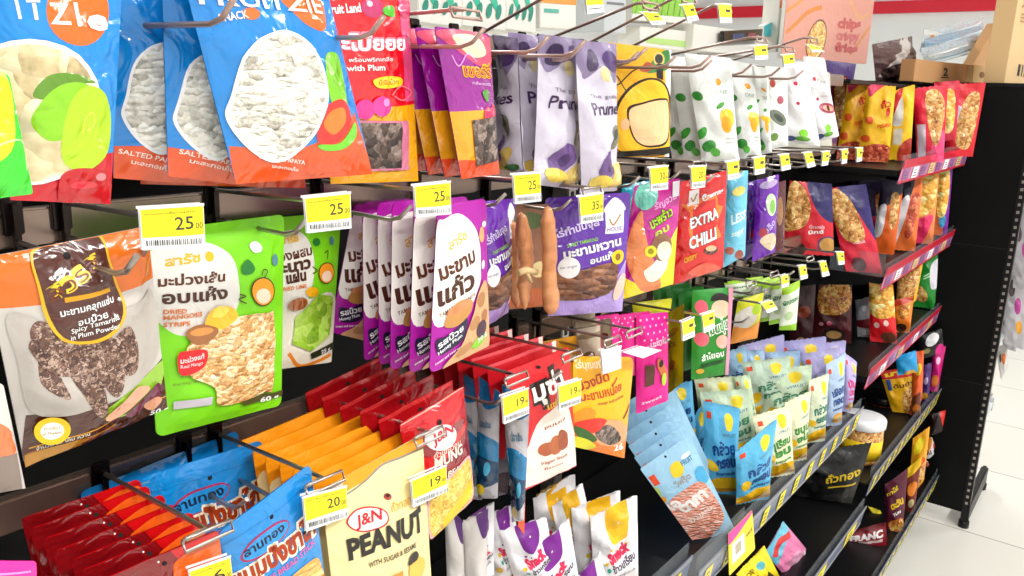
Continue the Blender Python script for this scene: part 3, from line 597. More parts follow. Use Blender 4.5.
bag('snack_bag', 'green pouch of dried mango strips with large window in front', [(144, 232), (284, 214), (281, 405), (156, 437)], .545, green,
    [('b', [(140, 262), (165, 244), (205, 242), (230, 262), (232, 300), (212, 322), (180, 334), (160, 325), (144, 300)], 'm#e4e0da'), ('p', [(145, 300), (152, 320), (168, 380), (164, 400), (150, 380)], 'm#7dd60f'),
     ('t', 'สารัช', 163, 266, 196, 260, 9, 'f#f0b818', .03), ('e', 204, 255, 4, 5, 'f#f0b818'), ('t', 'มะม่วงเส้น', 156, 286, 219, 279, 9, 'f#5a2d14', .035), ('t', 'อบแห้ง', 159, 303, 221, 296, 11.5, 'f#4a2410', .035), ('t', 'DRIED', 160, 313, 181, 311, 4.5, 'f#e08040', .03), ('t', 'MANGOES', 160, 319, 196, 314, 4.5, 'f#e08040', .03), ('t', 'STRIPS', 160, 326, 184, 323, 4.5, 'f#e08040', .03),
     ('b', [(244, 244), (250, 240), (256, 244), (256, 250), (248, 251)], 'f#f0f6ee'), ('b', [(236, 266), (242, 258), (249, 266), (246, 272), (238, 273)], 'f#1f7a2c'), ('e', 271, 259, 3.6, 6, 'f#5a8a9a'), ('l', [(258, 277), (262, 270), (258, 268), (256, 274)], 1, 'f#4a2a10')]
     + child(257, 290, 12)+[('l', [(232, 292), (238, 294), (231, 297), (238, 301)], 1.2, 'f#4a3010'), ('t', 'dried mango strips snack', 168, 384, 205, 378, 3, 'f#6a4a30'), ('p', [(170, 400), (206, 394), (206, 402), (170, 408)], 'f#c0b8c0'), ('p', [(236, 398), (281, 389), (280, 395), (238, 404)], 'f#4a4a20'), ('t', '60 g', 257, 401, 276, 397, 5, WH, .03)],
    bulge=.009, folds=.0015, grid=(16, 20),
    parts=[('clear_window', [('b', [(180, 345), (200, 325), (226, 314), (262, 311), (270, 316), (269, 384), (262, 391), (215, 403), (208, 385), (186, 375), (182, 362)], 'mango_strips')]),
           ('mango_print', [('b', [(198, 318), (206, 306), (222, 304), (228, 314), (214, 326), (200, 326)], '#f8b60c'), ('b', [(204, 314), (210, 304), (220, 306), (214, 314)], '#ffd84a'), ('b', [(178, 330), (192, 322), (210, 326), (204, 338), (188, 342)], '#9a5a22'), ('e', 194, 329, 12, 4, '#d08a3c', -8)]),
           ('red_badge', [('b', [(172, 352), (182, 348), (200, 348), (200, 362), (190, 370), (174, 372)], 'f#e02028'), ('t', 'มะม่วงแท้', 174, 361, 198, 356, 5, WH, .02), ('t', 'Real Mango', 174, 366, 197, 362, 3.5, WH)])])
bag('snack_bag', 'green pouch with light green fruit sheets behind the mango strip pouch', [(222, 222), (341, 212), (331, 362), (240, 374)], .585, green,
    [('b', [(250, 250), (283, 230), (302, 236), (309, 262), (304, 292), (290, 310), (250, 300)], 'm#e8e4da'), ('b', [(250, 330), (283, 306), (330, 292), (336, 330), (333, 360), (290, 372), (240, 370)], 'm#f2ecd8'), ('l', [(284, 352), (300, 366), (330, 354)], 4, 'm#f08a1c'),
     ('t', 'ม่วงผสม', 268, 262, 307, 253, 9, 'f#5a2d14', .03), ('t', 'ะนาว', 276, 272, 305, 266, 11, 'f#4a2410', .05), ('t', 'แผ่น', 280, 282, 300, 278, 10, 'f#4a2410', .05), ('t', 'DRIED LIME', 272, 290, 300, 286, 4, 'f#e08040', .02), ('t', 'สารัช', 276, 243, 294, 240, 7, 'f#f0b818', .03),
     ('e', 312, 241, 4, 4, 'f#1f7a2c'), ('e', 329, 240, 2.5, 4.5, 'f#4a8090'), ('l', [(323, 258), (324, 250), (320, 252)], 1, 'f#4a2a10'), ('l', [(306, 265), (311, 269), (306, 272)], 1, 'f#4a3010')]+child(322, 272, 9)
     +[('p', [(306, 352), (332, 341), (332, 348), (308, 358)], 'f#2a2a14'), ('t', '25 g', 318, 353, 328, 349, 4, WH, .02)],
    bulge=.008, parts=[('clear_window', [('p', [(288, 316), (312, 292), (330, 296), (326, 334), (306, 350), (286, 342)], 'green_leaf_sheet'), ('p', [(300, 308), (314, 296), (330, 300), (328, 326), (312, 318)], 'green_leaf_sheet')]),
                       ('fruit_print', [('e', 305, 290, 7, 5, '#f8b60c'), ('e', 290, 302, 10, 6, '#a8602a', -20)])])
PU = 'm#a90c9c'
def tama(label, quad, Y):
    return bag('snack_bag', label, quad, Y, PU, [('n', [(.0, .14), (.12, .08), (.45, .07), (.72, .2), (.80, .45), (.60, .66), (.25, .72), (.0, .66)], 'm#f2ece6'),
        ('T', 'สารัช', .2, .27, .52, .22, .06, 'f#e8b83a', .02), ('T', 'มะขาม', .08, .44, .66, .37, .09, 'f#5a2a10', .04), ('T', 'แก้ว', .08, .60, .66, .54, .12, 'f#4a2010', .04), ('T', 'TAMARIND CANDY', .1, .67, .68, .60, .026, 'f#7a5a40', .01),
        ('c', .82, .22, .07, .05, 'm#e0a070'), ('c', .9, .16, .06, .02, 'f#e8e0e8'), ('c', .86, .42, .05, .03, 'm#f0e8e8'), ('c', .82, .58, .08, .04, 'm#e0a070'),
        ('n', [(.06, .80), (.22, .79), (.5, .72), (.52, .80), (.42, .87), (.12, .90)], 'f#20183a'), ('T', 'รสบ๊วย', .1, .86, .46, .79, .04, WH, .03), ('T', 'Honey Plum', .1, .90, .44, .83, .025, WH, .02),
        ('T', 'sweet and sour candy', .06, .955, .5, .90, .018, WH, .01)],
        bulge=.006, round_=.1, group='purple tamarind pouches',
        parts=[('tamarind_print', [('n', [(.2, .66), (.38, .60), (.60, .62), (.55, .70), (.34, .745), (.16, .73)], 'm#c08a4a'), ('c', .38, .64, .2, .03, 'brown_pod', 10), ('n', [(.18, 1.0), (.42, .90), (.58, .76), (.70, .60), (.84, .52), (.96, .60), (.99, .85), (.95, 1.02), (.5, 1.04)], 'm#d6a678'), ('c', .78, .64, .1, .05, 'm#b07a4a', 60), ('c', .66, .78, .1, .04, 'm#b88454', 50), ('c', .86, .76, .08, .04, 'm#a87044', 80), ('c', .5, .93, .14, .03, 'm#b88454', 20), ('n', [(.62, .93), (.70, .90), (.82, .87), (.9, .90), (.82, .95), (.68, .96)], 'm#8ac82a'), ('c', .80, .84, .1, .06, 'm#4a2a40'), ('T', '30 g', .74, .93, .92, .90, .03, WH, .02)])])
tama('purple and white tamarind pouch frontmost in its row, wholly visible', [(437, 206), (486, 198), (488, 345), (429, 374)], .475)
for i, (q, Y, w) in enumerate(([[(414, 202), (468, 196), (466, 350), (409, 374)], .495, 'second from the front'], [[(392, 202), (446, 197), (444, 350), (390, 371)], .517, 'third from the front'], [[(377, 203), (430, 198), (428, 346), (379, 366)], .537, 'fourth from the front'], [[(362, 202), (412, 198), (410, 338), (364, 362)], .556, 'fifth from the front'])):
    tama('purple tamarind pouch '+w+' of its row', q, Y)
tama('purple tamarind pouch swung out at the back of its row beside the green pouch', [(354, 204), (392, 203), (378, 344), (330, 332)], .59)
def house(label, quad, Y, bodyc='#6a2aa8', low='#a98ad0', prods='brown_tamarind', **kw):
    return bag('snack_bag', label, quad, Y, bodyc, [('n', [(-.1, .8), (.3, .86), (.7, .84), (1.1, .5), (1.1, 1.1), (-.1, 1.1)], low), ('r', .68, .12, .92, .32, 'f#f4f0f6'), ('n', [(.66, .14), (.8, .03), (.94, .14)], 'f#f4f0f6'), ('L', [(.73, .2), (.78, .25), (.88, .17)], 1.6, 'f#a07818'), ('T', 'HOUSE', .70, .30, .90, .30, .035, 'f#8a70a0', .02),
        ('T', 'ไร่กำนันจุล', .1, .33, .6, .24, .06, 'f#d8c8f0', .03), ('T', 'SWEET TAMARIND', .22, .41, .6, .37, .03, 'f#a0e050', .01), ('T', 'มะขามหวาน', .18, .5, .9, .42, .07, WH, .04), ('T', 'อบแห้ง', .5, .56, .86, .51, .05, WH, .03)],
        bulge=.010, folds=.002, group=kw.get('group'), parts=[('clear_window', [('n', [(.1, .62), (.4, .60), (.84, .57), (.82, .8), (.5, .86), (.08, .84)], prods)]),
        ('printed_seal', [('c', .24, .58, .13, .09, 'f#f4f0f0'), ('T', 'no sugar', .14, .59, .34, .57, .025, 'f#5a3a80')]), ('flower_print', [('c', .86, .52, .09, .06, 'm#f0c818'), ('c', .86, .52, .04, .03, 'm#8a5a10'), ('c', .92, .78, .07, .12, 'm#f0c0b0', -20)])])
house('dark purple sweet tamarind pack right of the purple pouches', [(476, 202), (516, 198), (508, 312), (480, 330)], .53)
house('wide purple sweet tamarind pack beside the hanging brown pod', [(545, 198), (631, 192), (622, 311), (548, 316)], .515, '#5f1fa6', '#b096dc')
def pods(label, quad, Y, ps):
    sh = []
    for pts in ps: sh.append(('b', pts, 'brown_pod'))
    return bag('snack_bag', label, quad, Y, 'clear_film', [], bulge=.009, backmat='clear_film', kind='pillow', parts=[('tamarind_pod', [s_]) for s_ in sh]+[('knot_print', [('b', [((quad[0][0]+quad[1][0])/2-8, quad[0][1]+70), ((quad[0][0]+quad[1][0])/2+9, quad[0][1]+66), ((quad[0][0]+quad[1][0])/2+6, quad[0][1]+80), ((quad[0][0]+quad[1][0])/2-6, quad[0][1]+84)], 'm#d8c088')])])
def pod_thing(label, pts_c, radii, Y):
    """one whole brown tamarind pod: a lumpy tube along photo points at depth Y, with a short stalk"""
    bm = bmesh.new(); C3 = [P(x, y, Y) for x, y in pts_c]; n = 40; seg = 14; rings = []
    for k in range(n+1):
        t = k/n*(len(C3)-1); i = min(int(t), len(C3)-2); a = t-i; c = C3[i]*(1-a)+C3[i+1]*a
        r = (radii[i]*(1-a)+radii[i+1]*a)*(1+.06*math.sin(k*1.1))*min(1, math.sqrt(max(.001, 1-(abs(k/n-.5)*2)**10)))
        rings.append([bm.verts.new((c[0]+r*math.cos(q), c[1]+r*.75*math.sin(q), c[2])) for q in [2*math.pi*j/seg for j in range(seg)]])
    for k in range(n):
        for j in range(seg): bm.faces.new([rings[k][j], rings[k][(j+1) % seg], rings[k+1][(j+1) % seg], rings[k+1][j]])
    bm.faces.new(rings[0][::-1]); bm.faces.new(rings[-1])
    bmesh.ops.recalc_face_normals(bm, faces=bm.faces[:])
    o = meshobj('tamarind_pod', bm, 'brown_pod', origin=C3[len(C3)//2], smooth=True)
    return props(o, label, 'tamarind pod', 'tamarind pods')
pod_thing('large brown tamarind pod at the left edge of the wide purple pack', [(548, 206), (548, 222), (550, 250), (549, 275), (551, 300), (551, 315)], [.006, .009, .0095, .009, .0115, .008], .478)
pod_thing('orange brown tamarind pod tied with a pale knot, left of the largest pod', [(521, 212), (524, 240), (527, 262), (524, 285), (525, 310)], [.007, .011, .009, .009, .004], .50)
pod_thing('darker tamarind pod behind the knotted pod', [(512, 220), (514, 250), (513, 280), (517, 308)], [.006, .009, .009, .005], .525)
bag('snack_bag', 'clear tamarind pack with tan back seen behind the pods', [(500, 205), (552, 204), (549, 306), (502, 310)], .545, 'm#8a5a3a', [('c', .7, .62, .2, .08, 'm#d8c088'), ('c', .5, .15, .3, .08, 'm#4a5a20'), ('c', .5, .9, .5, .1, 'm#b0582a')], bulge=.004)
bm = bmesh.new(); tube(bm, [P(518, 273, .486), P(526, 270, .484), P(536, 272, .486)], .0035, seg=10); tube(bm, [P(526, 271, .484), P(531, 282, .486)], .002)
props(meshobj('raffia_knot', bm, 'kraft_pale', origin=P(526, 271, .485)), 'pale raffia knot tied round the middle tamarind pod', 'knot')
bag('snack_bag', 'teal edged pack with pale green print behind the pink and yellow pack', [(622, 184), (655, 180), (650, 270), (618, 280)], .545, '#1ba8c4', [('c', .5, .3, .4, .2, '#78d8c0'), ('p', [(622, 250), (640, 244), (640, 290), (612, 296)], '#e81a88')], bulge=.008)
bag('snack_bag', 'pink, purple and yellow coconut snack pack with orange flower', [(634, 186), (681, 178), (673, 284), (619, 300)], .50, '#c0188c',
    [('p', [(610, 270), (640, 285), (660, 250), (682, 220), (682, 300), (610, 310)], '#fbe014'), ('b', [(630, 230), (640, 210), (644, 240), (660, 286), (640, 290), (626, 262)], '#f08a50'), ('e', 645, 195, 10, 15, '#70c8b4', 20),
     ('t', 'รัญจวน', 652, 209, 676, 198, 7, 'f#f0a8e0', .02), ('t', 'มะพร้าว', 649, 228, 671, 214, 11, 'f#2a1a30', .08), ('t', 'มะพร้าว', 649, 228, 671, 214, 11, 'f#b4e020', .02), ('t', 'อบ', 652, 236, 667, 228, 7, 'f#b4e020', .03), ('b', [(641, 270), (650, 262), (660, 252), (666, 262), (656, 278), (646, 280)], '#fbf0e0'),
     ('e', 659, 246, 11, 14, '#8a5a38'), ('e', 662, 250, 8, 10, '#efe6cc'), ('e', 648, 250, 6, 6, 'f#f0e038'), ('e', 648, 250, 3, 3, 'f#a09018'), ('r', .82, .02, .97, .16, 'f#f2ecf2')], bulge=.010, folds=.002)
RD = '#dc1414'
bag('snack_bag', 'red extra chilli snack pack hanging between pink and light blue packs', [(674, 184), (727, 170), (723, 268), (669, 286)], .51, RD,
    [('p', [(688, 212), (680, 204), (690, 204), (700, 196), (716, 194), (716, 204), (722, 206), (714, 222), (720, 236), (704, 240), (690, 248), (686, 230)], '#f07818'), ('p', [(690, 210), (700, 200), (714, 198), (714, 236), (690, 246)], '#d81410'), ('t', 'EXTRA', 688, 228, 716, 216, 11, 'f#3a0808', .08), ('t', 'EXTRA', 688, 228, 716, 216, 11, WH, .035), ('t', 'CHILLI', 686, 248, 714, 237, 12, 'f#3a0808', .08), ('t', 'CHILLI', 686, 248, 714, 237, 12, WH, .04),
     ('r', .27, .10, .44, .24, 'f#f4ecec'), ('L', [(.31, .17), (.35, .21), (.41, .14)], 1.3, 'f#a07818'), ('t', '@reanrung', 699, 199, 722, 192, 5, WH, .04), ('e', 708, 249, 8, 4.5, '#5a1a10'), ('e', 708, 247, 6, 3, '#e8b890'), ('t', 'CRISPY', 682, 262, 694, 256, 5, 'f#f0b020', .04), ('b', [(686, 272), (700, 262), (714, 264), (720, 270), (700, 276)], '#f05a40')], bulge=.010, folds=.0025, grid=(14, 18))
bag('snack_bag', 'light blue less sugar snack pack right of the red chilli pack', [(727, 174), (748, 170), (745, 256), (722, 268)], .51, '#6cc6e8',
    [('t', 'LESS', 729, 224, 744, 217, 10, 'f#e8fafc', .03), ('t', 'sugar', 729, 236, 742, 231, 6, 'f#e8fafc', .02), ('e', 738, 254, 5, 5, '#a04030'), ('e', 728, 250, 4, 4, '#b85a48'), ('c', .5, .2, .3, .05, '#f0e070')], bulge=.010, folds=.002)
bag('snack_bag', 'bright purple grape snack pack hanging left of the granola bag', [(757, 180), (779, 174), (775, 252), (752, 262)], .50, '#6f1fae',
    [('e', 769, 204, 5.5, 11, '#cde8b8'), ('e', 770, 206, 3, 7, '#7ab84a'), ('t', 'เมล็ด', 762, 236, 774, 222, 7, 'f#c8b0e8', .03), ('e', 761, 232, 4, 5, '#b01838'), ('b', [(758, 240), (770, 232), (776, 240), (770, 250)], '#e8d0b0'), ('c', .5, .08, .4, .05, '#c0a8d8')], bulge=.009, folds=.0025)
bag('snack_bag', 'darker purple snack pack directly behind the bright purple one', [(746, 182), (765, 178), (760, 250), (744, 262)], .53, '#4a1888', [('e', 752, 234, 4, 5, '#8a1428'), ('c', .4, .3, .2, .1, '#7a48b8')], bulge=.008)
bag('snack_bag', 'dim maroon snack pack right of the purple grape pack', [(772, 184), (786, 180), (784, 250), (772, 256)], .56, '#5c1420', [('c', .5, .4, .25, .2, '#a87848')], bulge=.006)
# ------------------------------------------------------------------ hooks and price tags
def hook(x, z, label, y1=.455, drop=.020, prong=.075, yb=.606, up=0, tagarm=True, group='peg hooks'):
    wd, wl = ('wire_light', 'wire_light') if z > 1.4 else ('wire', 'wire')
    """double wire hook on the bar: price arm above, short prong with turned-up tip below"""
    e = empty('peg_hook', (x, yb, z), label, 'hook', group)
    bm = bmesh.new(); box(bm, (x-.007, yb-.004, z-.014), (x+.007, yb, z+.014), bev=.001); box(bm, (x-.002, yb-.010, z-drop-.012), (x+.002, yb-.004, z+.008)); meshobj('bracket', bm, 'wire_dark', e, origin=(x, yb, z))
    if tagarm:
        bm = bmesh.new(); tube(bm, [(x, yb-.006, z+.006), (x, y1+.02, z+.010+up), (x, y1+.006, z+.010+up), (x-.016, y1+.004, z+.010+up)], .0018)
        tube(bm, [(x-.018, y1+.004, z+.010+up), (x-.018, y1+.001, z+.003+up), (x+.018, y1+.001, z+.003+up), (x+.018, y1+.004, z+.010+up), (x-.018, y1+.004, z+.010+up)], .0013)
        meshobj('price_arm', bm, wd, e, origin=(x, .53, z))
    bm = bmesh.new(); ye = y1+prong-.04
    tube(bm, [(x, yb-.006, z-drop), (x, ye+.018, z-drop-.001), (x, ye+.006, z-drop+.002), (x+.001, ye-.006, z-drop+.013)], .0019); meshobj('prong', bm, wl, e, origin=(x, .53, z-drop))
    return e
def tag(quad, Y, price, label, blank=False, tiny=False):
    cs = [P(a, b, Y) for a, b in quad]; s = Surf(cs, 0, 'flat', 1, folds=0, grid=(1, 1)); s.front += s.n*.0012
    e = empty('price_tag', s.ctr, label, 'price tag', 'price tags')
    sh = []
    if not blank:
        sh = [('r', .01, .0, .99, .70, 'card_yellow')]
        if tiny: sh += [('r', .55, .26, .88, .42, 'card_ink'), ('r', .1, .82, .9, .85, 'card_ink')]
        else:
            sh += [('T', price, .52, .54, .82, .54, .32, 'card_ink', .01), ('T', '00', .85, .54, .97, .54, .15, 'card_ink'), ('T', 'ขนมขบเคี้ยวผลไม้', .06, .15, .86, .15, .05, 'card_ink')]
            rr = random.Random(price+label); x = .06
            while x < .92: wd = rr.choice((.008, .014, .02)); sh.append(('r', x, .76, x+wd, .90, 'card_ink')); x += wd+rr.choice((.012, .02))
    printed('card', s, 'card_white', sh, parent=e, edge='none')
    s2 = Surf(cs, 0, 'flat', 1, folds=0, grid=(1, 1)); up = (s2.c[0]-s2.c[3])*.06
    s3 = Surf([s2.c[0]+up, s2.c[1]+up, s2.c[1]-up*.2, s2.c[0]-up*.2], 0, 'flat', 1, folds=0, grid=(1, 1)); s3.front += s3.n*.002; s3.back -= s3.n*.002
    printed('tag_clip', s3, 'lamp_body', [], parent=e, edge='none')
    return e
TAGS = [([(138, 209), (202, 205), (204, 246), (141, 250)], '25', 'price tag reading 25.00 over the green mango pouch'),
 ([(303, 198), (349, 193), (350, 228), (306, 233)], '25', 'price tag reading 25.00 over the lime sheet pouch'),
 ([(413, 186), (449, 182), (450, 214), (415, 217)], '25', 'price tag reading 25.00 in front of the purple tamarind pouches'),
 ([(512, 175), (539, 173), (540, 201), (514, 204)], '25', 'price tag reading 25.00 over the brown tamarind pods'),
 ([(578, 197), (602, 193), (602, 220), (580, 224)], '35', 'price tag reading 35.00 on the wide purple tamarind pack'),
 ([(649, 168), (667, 166), (667, 189), (650, 191)], '30', 'price tag over the pink and yellow pack'),
 ([(690, 167), (705, 166), (704, 187), (691, 189)], '20', 'price tag over the red chilli pack')]
for i, (q, p, l) in enumerate(TAGS):
    tag(q, .455, p, l); c = P((q[0][0]+q[1][0])/2, q[0][1], .46)
    hook(c[0], 1.337 if i != 4 else 1.322, 'peg hook behind '+l, drop=.018)
SM = [([(726, 162), (738, 160), (738, 178), (727, 180)], 'over the light blue pack'), ([(753, 158), (764, 156), (764, 173), (754, 175)], 'over the purple grape pack'), ([(779, 155), (788, 154), (790, 169), (781, 171)], 'first right of the purple grape pack'),
 ([(803, 153), (811, 152), (815, 166), (807, 168)], 'below the fig pouch'), ([(822, 152), (829, 151), (827, 165), (821, 166)], 'turned half away right of the fig pouch'), ([(841, 150), (847, 149), (846, 163), (841, 164)], 'below the leftmost yellow dotted bag'), ([(856, 148), (862, 148), (861, 161), (856, 162)], 'last before the far shelves')]
for q, l in SM:
    tag(q, .455, '25', 'small price tag '+l, tiny=True); c = P((q[0][0]+q[1][0])/2, q[0][1], .46)
    hook(c[0], 1.328, 'peg hook with price tag '+l, drop=.02)
TOPT = [([(583, -14), (600, -12), (603, 12), (586, 14)], 'big tag cut by the top edge above the prune pouches'), ([(641, 12), (656, 13), (665, 24), (651, 25)], 'tilted tag above the yellow pouch'), ([(681, 5), (692, 4), (698, 20), (687, 22)], 'tilted tag right of the yellow pouch'), ([(717, 4), (730, 5), (731, 23), (719, 23)], 'tag in its grey frame against the red wall stripe'),
 ([(753, 46), (766, 45), (767, 59), (754, 60)], 'tag above the mango pouch on the next peg'), ([(782, 55), (793, 54), (794, 67), (783, 68)], 'tag above the cherry pouches'), ([(806, 44), (818, 47), (824, 52), (812, 52)], 'flipped up yellow tag left of the pink chips poster')]
for q, l in TOPT:
    tag(q, .455, '25', 'yellow '+l, tiny=True); c = P((q[0][0]+q[1][0])/2, (q[0][1]+q[1][1])/2-3, .46)
    hook(c[0], 1.482, 'peg hook with '+l, up=max(-.01, min(.05, c[2]-1.485)), drop=.02, prong=.06)
for x, l in ((.30, 'in front of the blue papaya packs'), (.42, 'above the red plum pack'), (.53, 'above the purple cherry packs'), (.62, 'above the narrow prune pouch'), (.68, 'between the prune pouches'), (.80, 'above the yellow pouch'), (.96, 'above the frontmost white mango pouch')):
    hook(x, 1.482, 'bare wire peg hook of the top row '+l, drop=.018, prong=.03, tagarm=x > .5 and x < .6)
hook(.232, 1.337, 'bare wire prong through the clear brown tamarind pack', drop=.018, prong=.035, tagarm=False)
ROWC = [([(188, 570), (229, 556), (233, 590), (192, 606)], '6', 'price tag at the bottom edge before the red pouches', 1.130), ([(302, 497), (345, 486), (347, 516), (305, 531)], '20', 'price tag reading 20.00 left of the peanut pouch', 1.130), ([(410, 480), (445, 465), (446, 491), (412, 507)], '19', 'price tag reading 19.00 on the corner of the peanut pouch', 1.130),
 ([(501, 397), (527, 388), (528, 413), (503, 424)], '19', 'price tag reading 19.00 in front of the blue and silver packs', 1.150), ([(557, 386), (580, 379), (580, 402), (558, 411)], '19', 'price tag reading 19.00 on the orange chilli mango pouch', 1.150)]
for q, p, l, z in ROWC:
    tag(q, .455, p, l); c = P((q[0][0]+q[1][0])/2, q[0][1]-2, .46); hook(c[0], z-.004, 'peg hook behind '+l, drop=.028, prong=.062)
for q, p, l, bl in (([(600, 351), (620, 346), (620, 368), (602, 374)], '', 'blank white price card over the orange mango pouch', True), ([(622, 352), (640, 346), (661, 350), (642, 358)], '', 'blank white price card lying nearly flat before the pink pouch', True)):
    tag(q, .455, p, l, blank=bl); c = P((q[0][0]+q[1][0])/2, q[0][1], .46); hook(c[0], 1.142, 'peg hook behind '+l, drop=.028)
for q, l, yy in (([(681, 322), (693, 317), (694, 336), (682, 341)], 'in front of the green face pouch', .455), ([(701, 315), (713, 311), (714, 328), (703, 333)], 'on the left of the green face pouch', .455), ([(760, 303), (771, 300), (777, 309), (767, 313)], 'tilted over the yellow and orange pack', .455),
 ([(780, 276), (787, 274), (788, 286), (781, 288)], 'above the green and white strip packs', .455), ([(798, 266), (805, 265), (807, 278), (800, 280)], 'second from the far shelves in the third row', .455), ([(819, 262), (825, 261), (829, 275), (822, 277)], 'nearest the far shelves in the third row', .455), ([(836, 252), (843, 252), (844, 264), (838, 265)], 'under the granola bag on the far shelf', .455)):
    tag(q, yy, '20', 'small price tag '+l, tiny=True); c = P((q[0][0]+q[1][0])/2, q[0][1], .46)
    if c[0] < 2.05: hook(c[0], min(c[2]-.012, 1.15), 'peg hook with price tag '+l, drop=.03)
# ------------------------------------------------------------------ third row, near bays
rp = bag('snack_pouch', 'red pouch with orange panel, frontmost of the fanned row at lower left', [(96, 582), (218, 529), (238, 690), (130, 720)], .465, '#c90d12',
    [('p', [(80, 560), (150, 530), (178, 560), (180, 730), (80, 730)], '#7a0a10'), ('n', [(.56, .10), (.66, .05), (.85, .03), (1.02, .09), (1.02, .5), (.8, .5), (.6, .3)], '#f0641a'), ('c', .5, .05, .02, .012, 'hole'), ('c', .46, .03, .008, .006, 'f#f0e0d8')], bulge=.004, folds=.0012, group='red pouches')  # dark left half: own red plus painted shade; pale dot: painted glint
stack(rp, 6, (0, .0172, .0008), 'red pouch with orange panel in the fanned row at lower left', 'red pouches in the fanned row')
bag('snack_pouch', 'bright pink pouch corner at the bottom left edge', [(-30, 560), (36, 561), (40, 680), (-30, 690)], .44, '#f0189c', [('L', [(.2, .1), (.9, .08)], 2, 'f#ff90d8')], bulge=.004)
def bread(label, quad, Y):
    return bag('snack_pouch', label, quad, Y, '#1288d4', [('c', .5, .115, .02, .015, 'hole'), ('r', 0, .1, 1, .105, '#0c70b8'),
        ('c', .40, .235, .26, .075, 'f#a8204a', 8), ('c', .405, .235, .245, .062, '#1690da', 8), ('T', 'ลานทอง', .18, .26, .6, .235, .055, 'f#10203c', .03),
        ('T', 'ขนมปังขาไก่', .04, .44, .95, .385, .12, 'f#fff2d8', .14), ('T', 'ขนมปังขาไก่', .04, .44, .95, .385, .12, 'f#a8380c', .05), ('T', 'SESAME BREAD STICK', .2, .52, .92, .45, .04, 'f#d860a0', .02),
        ('n', [(-.02, .46), (.08, .42), (.12, .47), (.2, .46), (.2, .54), (.26, .56), (.12, .62), (0, .62)], 'f#e01818')], bulge=.006, folds=.0015, group='blue bread stick pouches',
        parts=[('clear_window', [('n', [(.12, .68), (.4, .58), (.8, .53), (.96, .6), (.96, 1.0), (.1, 1.0)], 'bread_sticks')])])
bread('blue bread stick pouch hanging in front beside the 20.00 price tag', [(218, 532), (310, 464), (330, 620), (240, 660)], [.475, .465, .465, .475])
bread('blue bread stick pouch behind, between the red pouches and its twin', [(140, 478), (262, 440), (268, 590), (165, 630)], .575)
hook(.345, 1.126, 'bare wire prong holding the rear blue bread stick pouch', drop=.03, tagarm=False, prong=.11)
bread('blue bread stick pouch at the back, only its corner under the steel bar', [(80, 492), (238, 430), (240, 560), (100, 590)], [.60, .60, .60, .60])
nut = bag('snack_pouch', 'cream and orange peanut pouch hanging frontmost at the bottom', [(321, 490), (422, 434), (433, 610), (338, 640)], .465, 'm#f3e0a2',
    [('p', [(310, 480), (425, 425), (424, 448), (402, 454), (380, 463), (362, 480), (330, 498), (318, 504)], 'm#f29a14'), ('l', [(318, 504), (345, 492), (362, 480), (382, 463), (424, 447)], 1.6, 'f#8a8478'),
     ('e', 382, 494, 4, 3.5, '#a02010'), ('e', 382, 493, 2, 1.5, 'hole'), ('e', 361, 516, 20, 12, 'f#c81e34', -14), ('e', 361, 516, 18.5, 10.5, 'f#f8f0e4', -14), ('t', 'J&N', 350, 524, 374, 515, 10, 'f#c8142c', .03),
     ('t', 'ถั่วทอดงา', 384, 509, 413, 499, 7, 'f#e8b040', .01), ('t', 'PEANUT', 343, 557, 418, 526, 19, 'f#24201c', .045), ('t', 'WITH SUGAR & SESAME', 361, 564, 410, 544, 5, 'f#4a4438', .02),
     ('e', 411, 566, 9, 13, 'm#f0bc50', 20), ('b', [(401, 562), (404, 552), (410, 548), (413, 552), (410, 558)], 'f#2a2420'), ('p', [(376, 576), (394, 566), (396, 590), (378, 600)], 'm#d8902c')], bulge=.008, folds=.0022, grid=(16, 20))
op = bag('snack_pouch', 'orange headed peanut pouch hanging second behind the cream one', [(306, 478), (410, 428), (420, 590), (326, 620)], .487, 'm#f3980f', [('n', [(-.02, .2), (.3, .16), (.6, .17), (1.02, .13), (1.02, .16), (.6, .2), (.3, .19), (-.02, .23)], 'f#98907c'), ('n', [(-.02, .24), (.3, .2), (.6, .21), (1.02, .17), (1.02, 1.1), (-.02, 1.1)], 'm#f3e0a2'), ('c', .55, .09, .03, .012, 'hole')], bulge=.005, folds=.002)
stack(op, 5, (0, .0185, .0005), 'orange headed peanut pouch in the row behind the cream one', 'orange headed peanut pouches', start=2)
